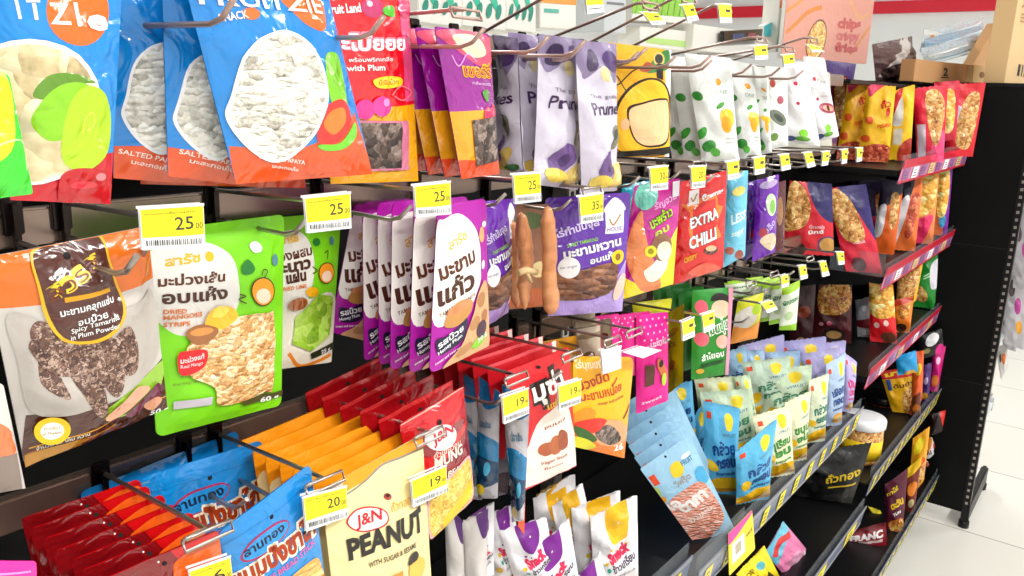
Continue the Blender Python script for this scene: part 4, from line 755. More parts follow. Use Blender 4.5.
jn = bag('snack_pouch', 'red mung snack pouch with white oval emblem, frontmost of its row', [(399, 424), (463, 386), (474, 498), (420, 548)], .475, '#c80f1c',
    [('n', [(-.02, .32), (1.02, .28), (1.02, 1.1), (-.02, 1.1)], '#8e0a1a'), ('n', [(-.02, .26), (.4, .34), (1.02, .26), (1.02, .3), (.4, .42), (-.02, .38)], '#d81418'), ('l', [(400, 425), (463, 387)], 1, 'f#e8a090'), ('e', 435, 435, 16, 12, 'f#f6f0ee', -25), ('e', 435, 435, 14, 10, 'f#f6f0ee', -25), ('t', 'J&N', 427, 443, 447, 429, 10, 'f#c8142c', .03),
     ('t', 'ถั่วเขียวอบ', 426, 456, 454, 442, 5, 'f#f0c8b8', .02), ('t', 'MUNG', 427, 466, 456, 450, 10, 'f#f4ead8', .03), ('t', 'BEAN', 440, 474, 457, 465, 6, 'f#f4ead8', .02), ('c', .48, .12, .03, .02, 'hole')], bulge=.009, folds=.0015,
    parts=[('clear_window', [('n', [(.15, .66), (.4, .58), (.8, .54), (.96, .6), (.98, .8), (.9, .98), (.2, 1.02)], 'f#e8a8b0'), ('n', [(.18, .68), (.4, .60), (.8, .56), (.93, .62), (.95, .8), (.88, .96), (.22, 1.0)], 'mung')]), ('bean_print', [('n', [(.35, .9), (.5, .84), (.7, .8), (.9, .78), (.88, .9), (.6, .98), (.4, 1.0)], 'm#f0cc1c')])])
rb = bag('snack_pouch', 'dark red pouch hanging second behind the oval emblem pouch', [(378, 420), (452, 380), (458, 490), (396, 530)], .500, '#a80d16', [('r', 0, .0, 1, .03, '#c83030'), ('n', [(0, .3), (1, .26), (1, 1), (0, 1)], '#7c0a14'), ('c', .5, .08, .03, .014, 'hole')], bulge=.004, folds=.0012)
stack(rb, 4, (0, .0245, .0005), 'dark red pouch in the row behind the oval emblem pouch', 'dark red mung pouches', start=2)
# blue and silver packs seen edge-on, and the red meat snack pouches
def fish(label, q, Y, kk=0):
    return bag('snack_pouch', label, q, Y, '#b9b6bd', [('n', [(-.05, -.05), (1.05, -.05), (1.05, .10), (.5, .2), (-.05, .12)], '#1c6ea8'), ('n', [(-.05, .48), (.5, .40), (1.05, .5), (1.05, .82), (-.05, .84)], '#1878ac'), ('n', [(-.05, .60), (1.05, .66), (1.05, .84), (-.05, .86)], '#0d3a5c'), ('c', .4, .89, .2, .05, '#f0d020'), ('c', .7, .7, .12, .06, '#49b0d8'), ('T', 'ปลาเส้น', .3, .36, .8, .33, .05, 'f#40708c', .03)],
               bulge=.008, folds=.003, kind='gusset', group='blue and silver fish packs')
fish('blue and silver pack frontmost behind the 19.00 price tag', [(502, 384), (530, 400), (524, 520), (512, 522)], [.48, .455, .455, .48])
fish('blue and silver pack second from the front, left of the price tag', [(478, 376), (500, 392), (498, 498), (478, 498)], [.53, .50, .50, .53])
fish('blue and silver pack third, right of the red oval emblem pouch', [(458, 368), (479, 384), (482, 500), (466, 498)], [.56, .53, .53, .56])
bag('snack_pouch', 'grey silver pack squeezed between the blue packs', [(488, 374), (512, 384), (508, 494), (492, 496)], [.545, .50, .50, .545], '#8a868c', [('n', [(-.05, .85), (1.05, .8), (1.05, 1.05), (-.05, 1.05)], '#5a4a50'), ('n', [(-.05, -.05), (1.05, -.05), (1.05, .1), (-.05, .12)], '#a02030')], kind='gusset', folds=.003)
ms = bag('snack_pouch', 'red and cream pouch of brown crackers hanging frontmost in its row', [(504, 372), (569, 346), (576, 466), (520, 492)], .485, 'm#d8131f',
    [('b', [(521, 500), (528, 432), (545, 408), (560, 403), (570, 420), (580, 480)], 'm#f2e6d8'), ('l', [(520, 491), (548, 480), (577, 466)], 3, 'm#c81428'), ('t', 'มุซ่า', 528, 402, 562, 384, 19, 'f#1a1414', .14), ('t', 'มุซ่า', 529, 401, 561, 384, 17, 'f#f8f4ec', .03), ('t', 'เเซ่บ', 541, 408, 556, 401, 6, 'f#f0c020', .03),
     ('t', 'ขนมเจ', 538, 428, 560, 418, 4, 'f#8a3020', .01), ('b', [(532, 450), (536, 442), (546, 440), (548, 448), (540, 454)], 'm#a85024'), ('b', [(542, 444), (548, 434), (556, 436), (554, 450), (546, 452)], 'm#b05a28'), ('b', [(552, 444), (554, 428), (562, 432), (562, 444), (556, 448)], 'm#98441c'), ('t', 'Vegan Snack', 536, 464, 564, 454, 3.5, 'f#a03020', .01), ('t', 'flavour', 540, 469, 560, 462, 3, 'f#a03020'), ('e', 535, 366, 2, 1.6, 'hole')], bulge=.008, folds=.0015)
mr = bag('snack_pouch', 'plain red pouch top hanging second behind the cracker pouch', [(486, 366), (556, 340), (560, 440), (500, 460)], .508, 'm#c01420', [('r', 0, 0, 1, .03, 'm#e05058'), ('r', .92, 0, .99, .12, 'f#f0e0d8')], bulge=.004)
stack(mr, 5, (0, .021, .0005), 'plain red pouch top in the row behind the cracker pouch', 'plain red pouch tops', start=2)
bag('snack_pouch', 'orange and yellow chilli mango pouch right of the cracker pouch', [(573, 356), (634, 357), (624, 458), (572, 446)], [.49, .475, .475, .49], 'm#fbb40c',
    [('n', [(-.05, .74), (.4, .84), (.8, .88), (1.05, .7), (1.05, 1.1), (-.05, 1.1)], 'm#f27a16'), ('t', 'ไร่บุญเหลือ', 574, 368, 605, 366, 7, 'f#f8f0d0', .03), ('t', 'ม่วงนิด', 576, 390, 604, 378, 9, 'f#b8380c', .03), ('t', 'มะขามหน่อย', 578, 400, 618, 389, 8, 'f#b8380c', .03), ('t', 'mango and tamarind', 592, 403, 620, 396, 3, 'f#8a4a20', .01), ('l', [(606, 384), (610, 380), (613, 376)], 2, 'f#b02810'), ('l', [(619, 417), (624, 410), (627, 403)], 2.5, 'f#7a1c10'), ('t', '26', 612, 450, 621, 448, 6, WH, .03)],
    bulge=.009, folds=.0015, round_=.09, parts=[('clear_window', [('e', 606, 431, 20, 14, 'm#e8a070', 5), ('b', [(590, 430), (600, 422), (612, 428), (618, 438), (608, 444), (594, 438)], 'dark_dried')]), ('fruit_print', [('b', [(572, 416), (582, 406), (590, 410), (586, 420), (576, 424)], 'm#f08a10'), ('b', [(574, 422), (588, 416), (600, 418), (590, 430), (578, 432)], 'm#e02818'), ('b', [(571, 426), (582, 428), (592, 438), (580, 440)], 'm#2a5a1a'), ('b', [(571, 436), (584, 438), (592, 446), (582, 449), (572, 446)], 'm#d8d020')])])
bag('snack_pouch', 'orange yellow pouch hanging behind between red and white packs', [(528, 344), (584, 334), (585, 400), (540, 412)], .565, 'm#f4a814', [('c', .6, .3, .3, .05, 'f#f8e8c0')], bulge=.005)
cr = bag('snack_pouch', 'cream white pouch leaning in the row above the orange mango pouch', [(577, 330), (600, 325), (602, 390), (584, 396)], [.53, .50, .50, .53], 'm#e6dcc4', [('r', 0, .08, 1, .14, 'm#a89a78'), ('c', .5, .4, .3, .08, 'm#8a7048')], bulge=.005, folds=.002)
stack(cr, 3, (.022, .017, .001), 'cream white pouch in the leaning row above the orange mango pouch', 'cream white pouches')
cr2 = bag('snack_pouch', 'cream and brown pouch left of the pink dotted pouches', [(600, 320), (611, 318), (612, 350), (603, 352)], [.53, .50, .50, .53], 'm#e0d4c0', [('c', .5, .5, .3, .1, 'm#904030')], bulge=.003, folds=.002)
DOTS = [('c', .12+.19*(k % 5)+(.09 if (k//5) % 2 else 0), .05+.065*(k//5), .028, .012, 'f#ffc0e4') for k in range(25)]
pk = bag('snack_pouch', 'hot pink pouch with small figure print, frontmost of the pink row', [(636, 315), (668, 312), (668, 400), (636, 414)], [.52, .49, .49, .52], 'm#f01896', DOTS+[('t', 'มะขาม', 648, 345, 664, 340, 6, 'f#f8c8e8', .04), ('r', .22, .5, .5, .72, 'm#5a3020'), ('c', .75, .58, .12, .13, 'm#c06830', 20), ('c', .72, .52, .08, .04, 'm#20100c'), ('c', .8, .7, .08, .07, 'm#b0d838'), ('t', 'sweet', 640, 403, 660, 395, 4, 'f#f8c8e8', .02)], bulge=.007, folds=.002)
pk2 = bag('snack_pouch', 'hot pink dotted pouch hanging second in the pink row', [(621, 314), (650, 311), (650, 372), (622, 378)], [.54, .51, .51, .54], 'm#e01488', DOTS, bulge=.006, folds=.002)
stack(pk2, 2, (-.022, .012, 0), 'hot pink dotted pouch in the pink row', 'hot pink dotted pouches', start=2)
bag('snack_pouch', 'dark magenta pouch at the left end of the pink row', [(607, 318), (618, 316), (618, 352), (608, 356)], [.57, .55, .55, .57], 'm#a01060', [('c', .5, .3, .2, .1, 'm#e060a0')], bulge=.003)
bag('snack_pouch', 'yellow pouch seen nearly edge-on left of the green face pouch', [(668, 312), (684, 304), (683, 382), (668, 394)], [.53, .48, .48, .53], 'm#f0d408', [('c', .6, .3, .3, .05, 'm#d8a008'), ('c', .5, .7, .25, .06, 'm#e07820'), ('t', 'SNACK', 671, 350, 680, 345, 5, 'f#a04010', .02)], bulge=.006, folds=.002)
bag('snack_pouch', 'yellow green pouch lying across the row over the pink pouches', [(632, 303), (672, 298), (668, 330), (636, 336)], .57, 'm#c8c408', [('c', .5, .4, .4, .1, 'm#a8b008')], bulge=.005, folds=.002)
bag('snack_pouch', 'bright green pouch with round face and lychee print', [(692, 290), (733, 287), (728, 374), (691, 380)], .505, 'm#1f8a24',
    [('e', 700, 306, 6, 7, 'm#e86078'), ('e', 700, 338, 7, 7, 'm#e86078'), ('e', 719, 308, 10, 9, 'f#e8c4a8'), ('b', [(709, 300), (712, 294), (720, 292), (728, 296), (730, 302), (720, 299)], 'f#1c1410'), ('t', 'มันปุ่น', 707, 334, 728, 326, 10, 'f#f4faf0', .09), ('t', 'มันปุ่น', 708, 333, 727, 326, 9, 'f#2a8a3a', .03), ('e', 720, 340, 6, 7, 'm#f0b8a8'),
     ('t', 'ลำไยอบ', 700, 360, 722, 354, 6, 'f#f4faf0', .03), ('p', [(699, 363), (722, 357), (722, 361), (699, 367)], 'm#0c4a14'), ('n', [(.88, -.02), (1.03, -.02), (1.03, 1.05), (.9, 1.0)], 'm#d890a8'), ('c', .2, .9, .1, .03, 'm#d8a830')], bulge=.009, folds=.002)
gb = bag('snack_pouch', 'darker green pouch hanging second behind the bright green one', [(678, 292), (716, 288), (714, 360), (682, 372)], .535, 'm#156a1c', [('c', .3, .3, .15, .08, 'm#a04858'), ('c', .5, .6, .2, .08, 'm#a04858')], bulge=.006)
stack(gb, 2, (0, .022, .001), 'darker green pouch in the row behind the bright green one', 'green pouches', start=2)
bag('snack_pouch', 'yellow green and orange snack pack between green and strip packs', [(738, 300), (764, 292), (757, 338), (730, 344)], .50, 'm#d6d420', [('n', [(.05, .3), (.5, .2), (.8, .5), (.4, .7), (.0, .6)], 'm#d8d0c8'), ('n', [(-.1, .62), (.5, .68), (1.1, .6), (1.1, 1.1), (-.1, 1.1)], 'm#e08a30'), ('c', .75, .3, .2, .12, 'm#a8c820')], bulge=.009, folds=.002)
def strip(label, q, Y): return bag('snack_pouch', label, q, Y, 'm#e2ead6', [('n', [(-.1, .0), (1.1, .0), (1.1, .12), (-.1, .16)], 'm#a4d418'), ('n', [(-.1, .92), (1.1, .86), (1.1, 1.1), (-.1, 1.1)], 'm#8cc418'), ('T', 'ผักกรอบ', .1, .42, .9, .34, .09, 'f#2a7a3c', .04), ('c', .4, .66, .25, .1, 'm#b8d0a0', 30)], bulge=.009, folds=.002, group='green and white strip packs')
strip('green and white strip pack frontmost, right of the orange tipped pack', [(782, 288), (800, 280), (796, 330), (779, 330)], .49)
for i in range(4):
    strip('green and white strip pack, %s in its row behind the tag' % ORD[i+1], [(772-9*i, 283-1.2*i), (790-9*i, 276), (786-9*i, 322-3*i), (769-9*i, 325-3*i)], .52+.022*i)
strip('green and white pack lying on the wires above the strip row', [(724, 282), (762, 276), (760, 296), (728, 298)], .60)
# clear hanging gap fillers are real wires: long prongs of the third row in the second bay
for x, l in ((1.22, 'over the strip packs'), (1.32, 'left of the maroon packs'), (1.5, 'beside the far shelves')):
    hook(x, 1.14, 'bare wire peg hook of the third row '+l, drop=.034)
# ------------------------------------------------------------------ middle shelf: blue, green and lavender bags
for k in range(5, -1, -1):
    dx, dy = -6.0*k, -11.5*k; q = [(640+dx, 469+dy), (687+dx*.6, 435+dy), (738+dx, 519+dy), (690+dx, 560+dy)]
    lab = 'light blue pouch of pink sliced snack leaning '+('frontmost on the middle shelf' if k == 0 else '%s from the front of its fanned row' % ORD[k])
    sh = [('c', .48, .04, .02, .012, 'hole'), ('r', .03, .12, .14, .24, 'm#f04a1c'), ('c', .80, .13, .1, .02, 'f#e8f4fa')]
    parts = []
    if k == 0:
        sh += [('b', [(669, 466), (676, 460), (682, 465), (680, 474), (672, 476)], 'm#f6cf20'), ('t', 'FRUIT', 681, 465, 692, 458, 4, 'f#3a7898', .02), ('t', 'วีฟรุ๊ต', 675, 486, 690, 476, 5, 'f#a09890', .02), ('e', 701, 474, 7, 9, 'm#48a8d8', -30), ('e', 656, 492, 4, 6, 'm#b8d070', -30), ('e', 662, 500, 4, 4, 'm#e8a020')]
        parts = [('clear_window', [('b', [(668, 510), (672, 496), (698, 480), (714, 496), (723, 514), (718, 526), (700, 545), (690, 548), (680, 530)], 'pink_meat')]), ('white_lettering', [('t', 'ตากา', 683, 512, 707, 494, 10, 'f#fbf4f0', .06), ('t', 'เอ', 671, 510, 681, 503, 9, 'f#fbf4f0', .05), ('t', 'BANANA', 690, 522, 713, 506, 4, 'f#f8e8e0', .02)])]
    bag('snack_pouch', lab, q, [.52+.03*k, .52+.03*k, .47+.03*k, .47+.03*k], 'm#9fcdea', sh, plane='F', face=.5, sz=.66, ymin=.475+.024*k, bulge=.005, folds=.0012, round_=.03, group='light blue fanned pouches', parts=parts, pinch=0)
def vf(label, q, Y, body, kind='banana', ink='f#1c4a8c', group='fruit chip bags', t1='กล้วย', t2='กรอบ', **kw):
    yy = Y if isinstance(Y, (int, float)) else sum(Y)/4; fc = .45 if yy < .535 else .75
    sh = [('n', [(.56, .12), (.68, .08), (.80, .13), (.76, .24), (.62, .25)], 'm#f4d41c'), ('r', .08, .1, .2, .17, 'm#f04a1c'), ('T', 'VFRUIT', .5, .33, .9, .32, .04, 'f#60889c', .02),
          ('T', t1, .25, .54, .9, .50, .12, ink, .05), ('T', t2, .35, .68, .92, .65, .11, ink, .06), ('T', 'banana', .35, .76, .9, .74, .04, ink, .03)]
    if kind == 'banana': sh += [('c', .2, .66, .13, .08, 'm#f6c620', 60), ('n', [(-.05, .9), (.3, .80), (.8, .78), (1.05, .82), (1.05, .92), (.5, .95), (-.05, .97)], 'm#f8c01c'), ('n', [(0, .95), (.5, .92), (1, .92), (1, .95), (.5, .965), (0, .98)], 'm#c08820')]
    else: sh += [('c', .7, .88, .35, .08, 'm#f0b050'), ('c', .75, .88, .22, .05, 'm#f8d890')]
    return bag('chip_bag', label, q, Y, body, sh, kind='pillow', bulge=.012, folds=.003, pinch=.05, group=group, cat='chip bag', plane='F', sz=.66, ymin=.474, face=fc, **kw)
vf('blue banana chip bag standing frontmost behind the blue rail', [(735, 452), (777, 418), (768, 508), (735, 514)], .50, 'm#5cb8e4')
vf('blue banana chip bag between the fanned pouches and its front twin', [(703, 400), (740, 408), (738, 492), (703, 492)], [.60, .58, .53, .55], 'm#5cb8e4')
vf('blue banana chip bag tipped left behind the other two', [(684, 432), (707, 395), (714, 470), (696, 480)], .64, 'm#58b0de')
vf('blue chip bag top behind the fanned pouches, near the pink pouch', [(656, 388), (692, 380), (698, 440), (660, 446)], .68, 'm#62b4e0')
CRM, PG, LV, LB = 'm#eeeec8', 'm#cfe2c4', 'm#b9b2e2', 'm#a8c8ea'
vf('cream bag with green lettering right of the front blue banana bag', [(752, 416), (791, 404), (795, 470), (762, 492)], .50, CRM, ink='f#2f8a2a', t1='ทุเรียน', t2='อบ')
vf('second cream bag with green lettering and yellow foot', [(785, 402), (811, 390), (806, 462), (784, 474)], .50, CRM, ink='f#2f8a2a', t1='ขนุน', t2='อบ')
vf('pale green banana bag near the middle of the blue rail', [(809, 380), (829, 373), (824, 448), (801, 460)], .50, 'm#dfe8c8', ink='f#2a7a6a')
vf('pale blue bag with pink cream print left of the pink lettered bag', [(826, 364), (846, 352), (841, 428), (822, 442)], .50, 'm#b6cdec', 'x', t1='เผือก', t2='ทอด')
vf('lavender bag with hot pink print at the right end of the shelf', [(844, 352), (857, 362), (851, 416), (839, 428)], .50, 'm#c0b4e8', 'x', ink='f#e01878', t1='มัน', t2='ม่วง')
vf('broad pale green bag top lying behind the cream bags', [(757, 372), (812, 364), (814, 420), (760, 430)], .565, PG, ink='f#4a8a6a')
vf('pale green bag top behind the blue banana bags', [(700, 392), (752, 388), (758, 450), (706, 452)], .595, PG, ink='f#4a8a6a')
vf('pale cream bag behind left, its top cut square', [(694, 378), (734, 376), (740, 430), (700, 432)], .63, 'm#dfe4c0', ink='f#4a8a6a')
vf('pale green upright bag top seen edge-on between two broader ones', [(733, 376), (750, 374), (758, 424), (744, 430)], .58, 'm#c4d8b4', ink='f#4a8a6a')
vf('pale green bag top near the silver green ones, third back', [(741, 362), (790, 356), (796, 410), (748, 416)], .60, 'm#c6dcc8', ink='f#4a8a6a')
vf('pale blue bag top behind the pale green ones', [(739, 350), (764, 350), (770, 400), (744, 404)], .66, LB, 'x')
vf('light blue bag top right of the pale blue one', [(766, 352), (800, 350), (804, 400), (772, 402)], .625, LB, 'x')
vf('lavender bag top rearmost on the middle shelf', [(738, 346), (784, 334), (790, 392), (744, 398)], .68, LV, 'x')
vf('lavender bag top right of the rearmost one', [(776, 342), (826, 336), (830, 396), (782, 400)], .60, 'm#b0aade', 'x')
vf('lavender bag top before the pale blue bag', [(802, 354), (840, 346), (840, 410), (806, 416)], .545, LV, 'x')
vf('bluish bag top between the green and lavender ones', [(784, 358), (806, 356), (812, 410), (788, 412)], .60, 'm#b4c8e8', 'x')
vf('lavender bag top lying flat at the back right of the middle shelf', [(812, 344), (846, 340), (846, 392), (814, 396)], .56, 'm#b8b0e4', 'x')
vf('blue bag top between the lavender tops and the fanned pouches', [(722, 352), (746, 346), (752, 400), (728, 404)], .69, 'm#9cc4e6', 'x')
# card and clear leaflet on the blue rail
bag('display_card', 'yellow and pink folded card stuck on the blue rail by the fanned pouches', [(728, 534), (752, 510), (755, 549), (729, 576)], [.45, .44, .44, .45], 'f#f8e010', [('n', [(0, 0), (1, -.02), (1, .06), (.4, .22), (0, .26)], 'f#e83aa0'), ('r', .12, .32, .62, .8, 'f#f4f0ea'), ('r', .25, .42, .48, .66, 'f#b8a890'), ('T', 'SALE', .70, .5, .95, .46, .08, 'f#806010', .02)], kind='flat', folds=0, cat='card', bulge=0)
bm = bmesh.new(); c = P(712, 530, .452)
for dx, dz in ((-.09, .05), ):
    box(bm, (c[0]-.10, .452, .668), (c[0]+.14, .4535, .74))
props(meshobj('clear_divider', bm, 'clear_plastic', origin=c), 'clear plastic riser before the fanned light blue pouches', 'divider')

# ------------------------------------------------------------------ white popcorn bags on the near shelf, lower centre
def snack(label, q, Y, flap, **kw):
    return bag('snack_bag', label, q, Y, 'm#f1eef2', [('n', [(.34, -.02), (.74, -.02), (.76, .2), (.68, .3), (.42, .3), (.32, .2)], flap), ('c', .55, .14, .02, .012, 'f#e8e0d0'), ('c', .35, .34, .03, .012, flap), ('c', .45, .36, .02, .01, flap), ('c', .7, .35, .03, .012, flap),
        ('T', 'Snack', .34, .48, .80, .42, .11, 'f#e02858', .07), ('T', 'ข้าวเกรียบ', .4, .56, .92, .50, .06, 'f#3a2a4a', .03), ('c', .25, .46, .05, .02, 'f#e8c020'), ('c', .3, .53, .04, .02, 'f#30a890'), ('T', 'shrimp puffs', .4, .63, .9, .59, .04, 'f#8a8088', .01), ('c', .2, .62, .1, .04, 'm#f0c860')],
        bulge=.009, folds=.006, kind='pillow', plane='F', face=.6, sz=.69, ymin=.478, group='white snack bags', parts=[('food_print', [('n', [(.3, .78), (.6, .70), (.95, .72), (.98, .9), (.5, .98), (.28, .9)], 'snack_mix')])], **kw)
snack('white snack bag with yellow flap, rightmost in front', [(590, 516), (637, 494), (640, 596), (596, 620)], [.52, .50, .48, .50], 'm#f4bc0c')
snack('white snack bag with yellow flap behind the rightmost one', [(571, 508), (620, 489), (622, 580), (580, 600)], [.55, .54, .52, .53], 'm#f4bc0c')
snack('white snack bag with narrow yellow flap, centre of the group', [(552, 506), (582, 482), (600, 560), (570, 590)], [.585, .57, .55, .56], 'm#f0b810')
snack('white snack bag with yellow flap, rearmost left under the cracker pouch', [(533, 498), (575, 473), (580, 560), (540, 580)], [.62, .61, .59, .60], 'm#f0b40c')
snack('white snack bag with purple flap, frontmost at the bottom edge', [(522, 560), (569, 518), (582, 600), (540, 640)], [.50, .50, .47, .47], 'm#7c1490')
snack('small white snack bag with purple flap low at the bottom edge', [(570, 584), (600, 550), (618, 620), (590, 650)], [.48, .48, .46, .46], 'm#7c1490')
snack('white snack bag with purple flap tipped left of the frontmost', [(499, 530), (546, 516), (560, 590), (524, 610)], [.54, .53, .51, .51], 'm#74148a')
snack('slim white snack bag with purple flap, third from the left', [(487, 514), (514, 502), (522, 590), (494, 600)], [.57, .56, .54, .55], 'm#74148a')
snack('slim white snack bag leftmost of the purple flapped ones', [(459, 524), (494, 500), (494, 600), (468, 620)], [.58, .57, .55, .56], 'm#6c1282')
def bean(label, q, Y): return bag('snack_bag', label, q, Y, 'm#cfc8c4', [('n', [(.5, -.02), (1.05, -.02), (1.05, .2), (.7, .24)], 'm#4c1264')]+[('c', .2+.25*(k % 3), .78+.05*(k//3), .14, .03, 'm#33180e', 30*k) for k in range(6)], kind='pillow', bulge=.008, folds=.003, plane='F', face=.6, sz=.69, group='bean snack bags')
bean('white and purple bag with coffee beans, left of the snack bags', [(463, 520), (488, 508), (486, 606), (466, 610)], [.545, .53, .51, .52])
bean('white bag with coffee beans at the bottom, by the mung pouch', [(444, 500), (462, 520), (466, 610), (448, 606)], [.56, .53, .52, .54])
bag('snack_bag', 'bag of beige puffs half hidden under the blue packs', [(536, 494), (556, 482), (548, 540), (534, 540)], .66, 'm#a08048', [('c', .5, .5, .3, .2, 'm#d8b868')], kind='pillow', folds=.003, plane='F', sz=.69)
bm = bmesh.new(); c = P(522, 512, .47)
props(bag('sale_card', 'small red orange card hanging below the blue and silver packs', [(519, 498), (525, 496), (524, 534), (518, 526)], .50, 'f#f0501c', [('T', 'sale', .2, .5, .8, .4, .1, 'f#f8e0a0')], kind='flat', folds=0, bulge=0, cat='card'))
# ------------------------------------------------------------------ far shelves
def far(label, q, Y, body, sh=(), kind='pillow', parts=(), group=None, bulge=.012, **kw):
    if kw.pop('LEAN', 0): return bag('chip_bag', label, q, [.51, .50, .475, .48], body, sh, kind=kind, bulge=.008, cat='chip bag', folds=.003)
    low = kw.pop('LOW', SZ[1]); kw.setdefault('folds', .004); kw.setdefault('grid', (9, 12))
    return bag('chip_bag', label, q, Y, body, sh, kind=kind, bulge=bulge, parts=parts, group=group, cat='chip bag', plane='F', sz=SZ[0], ymin=low, **kw)
SZ = [1.270, .47]
def W(pts, food): return ('food_print', [('n', pts, food)])
YD = [('c', .2, .46, .14, .05, 'm#e85a18'), ('c', .15, .70, .15, .05, 'm#e85a18'), ('c', .8, .34, .07, .06, 'f#d83018'), ('T', 'ถั่ว', .55, .3, .9, .26, .08, 'f#d82010', .04), ('T', 'กรอบ', .5, .56, .95, .52, .06, 'f#e84818', .03), ('n', [(.05, -.02), (.6, -.02), (.35, .08), (.1, .16)], 'm#e0305a')]
far('yellow snack bag with orange spots, middle of the three on the top red shelf', [(868, 84), (896, 86), (888, 164), (857, 162)], [.60, .58, .55, .57], 'm#f8bf10', YD, parts=[W([(-.02, .84), (.5, .76), (1.0, .8), (1.0, 1), (0, 1)], 'red_fish')], group='yellow spotted bags')
far('yellow snack bag with orange spots, left of its twin on the top shelf', [(848, 80), (874, 82), (862, 154), (837, 152)], [.66, .64, .62, .63], 'm#f8b810', YD, parts=[W([(-.02, .84), (.5, .76), (1.0, .8), (1.0, 1), (0, 1)], 'red_fish')], group='yellow spotted bags')
far('yellow bag turned to show its white ingredient panel', [(895, 90), (915, 84), (910, 164), (884, 164)], [.57, .55, .52, .54], 'm#f8c414', [('n', [(-.02, .1), (.4, .0), (.2, .3), (0, .4)], 'm#d81830'), ('n', [(.05, .4), (.4, .12), (.5, .5), (.1, .5)], 'f#e0dcd8'), ('r', .2, .56, .55, .78, 'f#d8d0c0'), ('n', [(.5, .8), (1, .7), (1, 1), (.5, 1)], 'm#b83a28')])
far('dark red bag of nuts behind the yellow spotted bags', [(828, 78), (848, 76), (844, 140), (832, 142)], .70, 'm#8c1420', parts=[W([(.3, .15), (.8, .1), (.9, .6), (.4, .7)], 'nuts')])
bag('snack_bag', 'dark purple pack on the top row behind the fig pouch', [(826, 60), (856, 64), (852, 88), (828, 84)], .72, 'm#3a2470', [], bulge=.006)
bag('snack_bag', 'purple pack low behind the cherry pouches', [(822, 124), (838, 126), (836, 150), (822, 150)], .66, 'm#5a3878', [], bulge=.006)
far('red and pink bag of crackers right of the yellow ones on the top shelf', [(913, 88), (948, 84), (945, 152), (918, 154)], .40, 'm#e01438', LOW=.44, sh=[('r', .05, .5, .32, .98, 'f#d8c8d8'), ('n', [(.6, .7), (1, .6), (1, 1), (.5, 1)], 'm#f04a80')], parts=[W([(.35, .1), (.7, .06), (.95, .3), (.8, .7), (.6, .78), (.4, .5)], 'nuts')], group='red cracker bags')
far('red bag of crackers rightmost on the top red shelf', [(950, 84), (986, 82), (974, 148), (946, 150)], .40, 'm#d81428', LOW=.415, sh=[('n', [(.1, .3), (.42, .35), (.3, .6), (.0, .6)], 'f#dcd4dc')], parts=[W([(.35, .4), (.6, .14), (.9, .2), (.85, .8), (.6, .9), (.3, .8)], 'nuts')], group='red cracker bags')
far('red bag of crackers squeezed between its two twins', [(934, 82), (960, 80), (956, 140), (936, 142)], .48, 'm#c81838', LOW=.44, sh=[], parts=[W([(.3, .2), (.8, .2), (.8, .8), (.3, .8)], 'chips')], group='red cracker bags')
# second red shelf
SZ[:] = [1.005, .475]
GR = [('n', [(.45, -.02), (1.05, -.02), (1.05, .5), (.75, .45), (.5, .2)], 'm#241a5c'), ('c', .30, .92, .18, .1, 'm#3a100c'), ('c', .88, .84, .2, .12, 'm#4a2a68'), ('c', .88, .84, .16, .1, 'm#c08a40'), ('T', 'Granola', .5, .62, .82, .61, .05, 'f#f0b0b8', .03), ('T', 'มิกซ์', .5, .70, .8, .68, .05, WH, .03)]
far('red and navy granola bag standing leftmost on the second red shelf', [(790, 180), (832, 184), (834, 256), (779, 254)], [.62, .60, .57, .60], 'm#d01428', GR, parts=[W([(.02, .05), (.3, .06), (.5, .3), (.45, .55), (.2, .66), (.02, .62)], 'nuts')], group='granola bags')
far('red and navy granola bag leaning in front of its twin, behind the clear divider', [(826, 188), (866, 184), (884, 262), (846, 272)], [.55, .53, .50, .52], 'm#d81838', [('n', [(.3, -.02), (1.05, -.02), (1.05, .6), (.85, .5), (.6, .25)], 'm#2a1c66'), ('c', .4, .9, .2, .09, 'm#5a2028'), ('T', 'Granola', .35, .66, .7, .64, .05, 'f#f0c0c8', .03)], parts=[W([(.0, .10), (.25, .02), (.55, .18), (.72, .5), (.6, .62), (.2, .62), (.02, .4)], 'nuts')], group='granola bags')
far('dark purple bag edge between the granola bags and white panel bags', [(858, 176), (886, 180), (890, 232), (866, 236)], [.64, .60, .56, .60], 'm#20184a', [('n', [(.1, .7), (.5, .6), (.5, 1), (.1, 1)], 'm#c01838')], parts=[W([(.55, .3), (.9, .3), (.8, .8), (.6, .8)], 'nuts')])
far('orange bag turned sideways showing a slim white panel', [(882, 178), (904, 182), (893, 262), (870, 262)], [.58, .54, .52, .56], 'm#e8641c', [('n', [(-.02, -.02), (1.02, -.02), (1.02, .14), (0, .4)], 'm#241a3a'), ('n', [(.0, .4), (.35, .34), (.3, .72), (.0, .74)], 'f#e0dce0')], parts=[W([(.5, .2), (.9, .2), (.85, .6), (.6, .6)], 'nuts')], group='orange bags with white panels')
far('orange bag with broad white ingredient panel, right of the slim panel one', [(902, 176), (924, 172), (914, 258), (886, 262)], [.56, .52, .49, .52], 'm#ec7430', [('n', [(.0, -.02), (.6, -.02), (.5, .3), (.1, .3)], 'm#1c1430'), ('n', [(.15, .35), (.5, .32), (.25, .9), (.0, .92)], 'f#e4e0e4')], parts=[W([(.55, .3), (.95, .3), (.8, .75), (.5, .8)], 'red_fish')], group='orange bags with white panels')
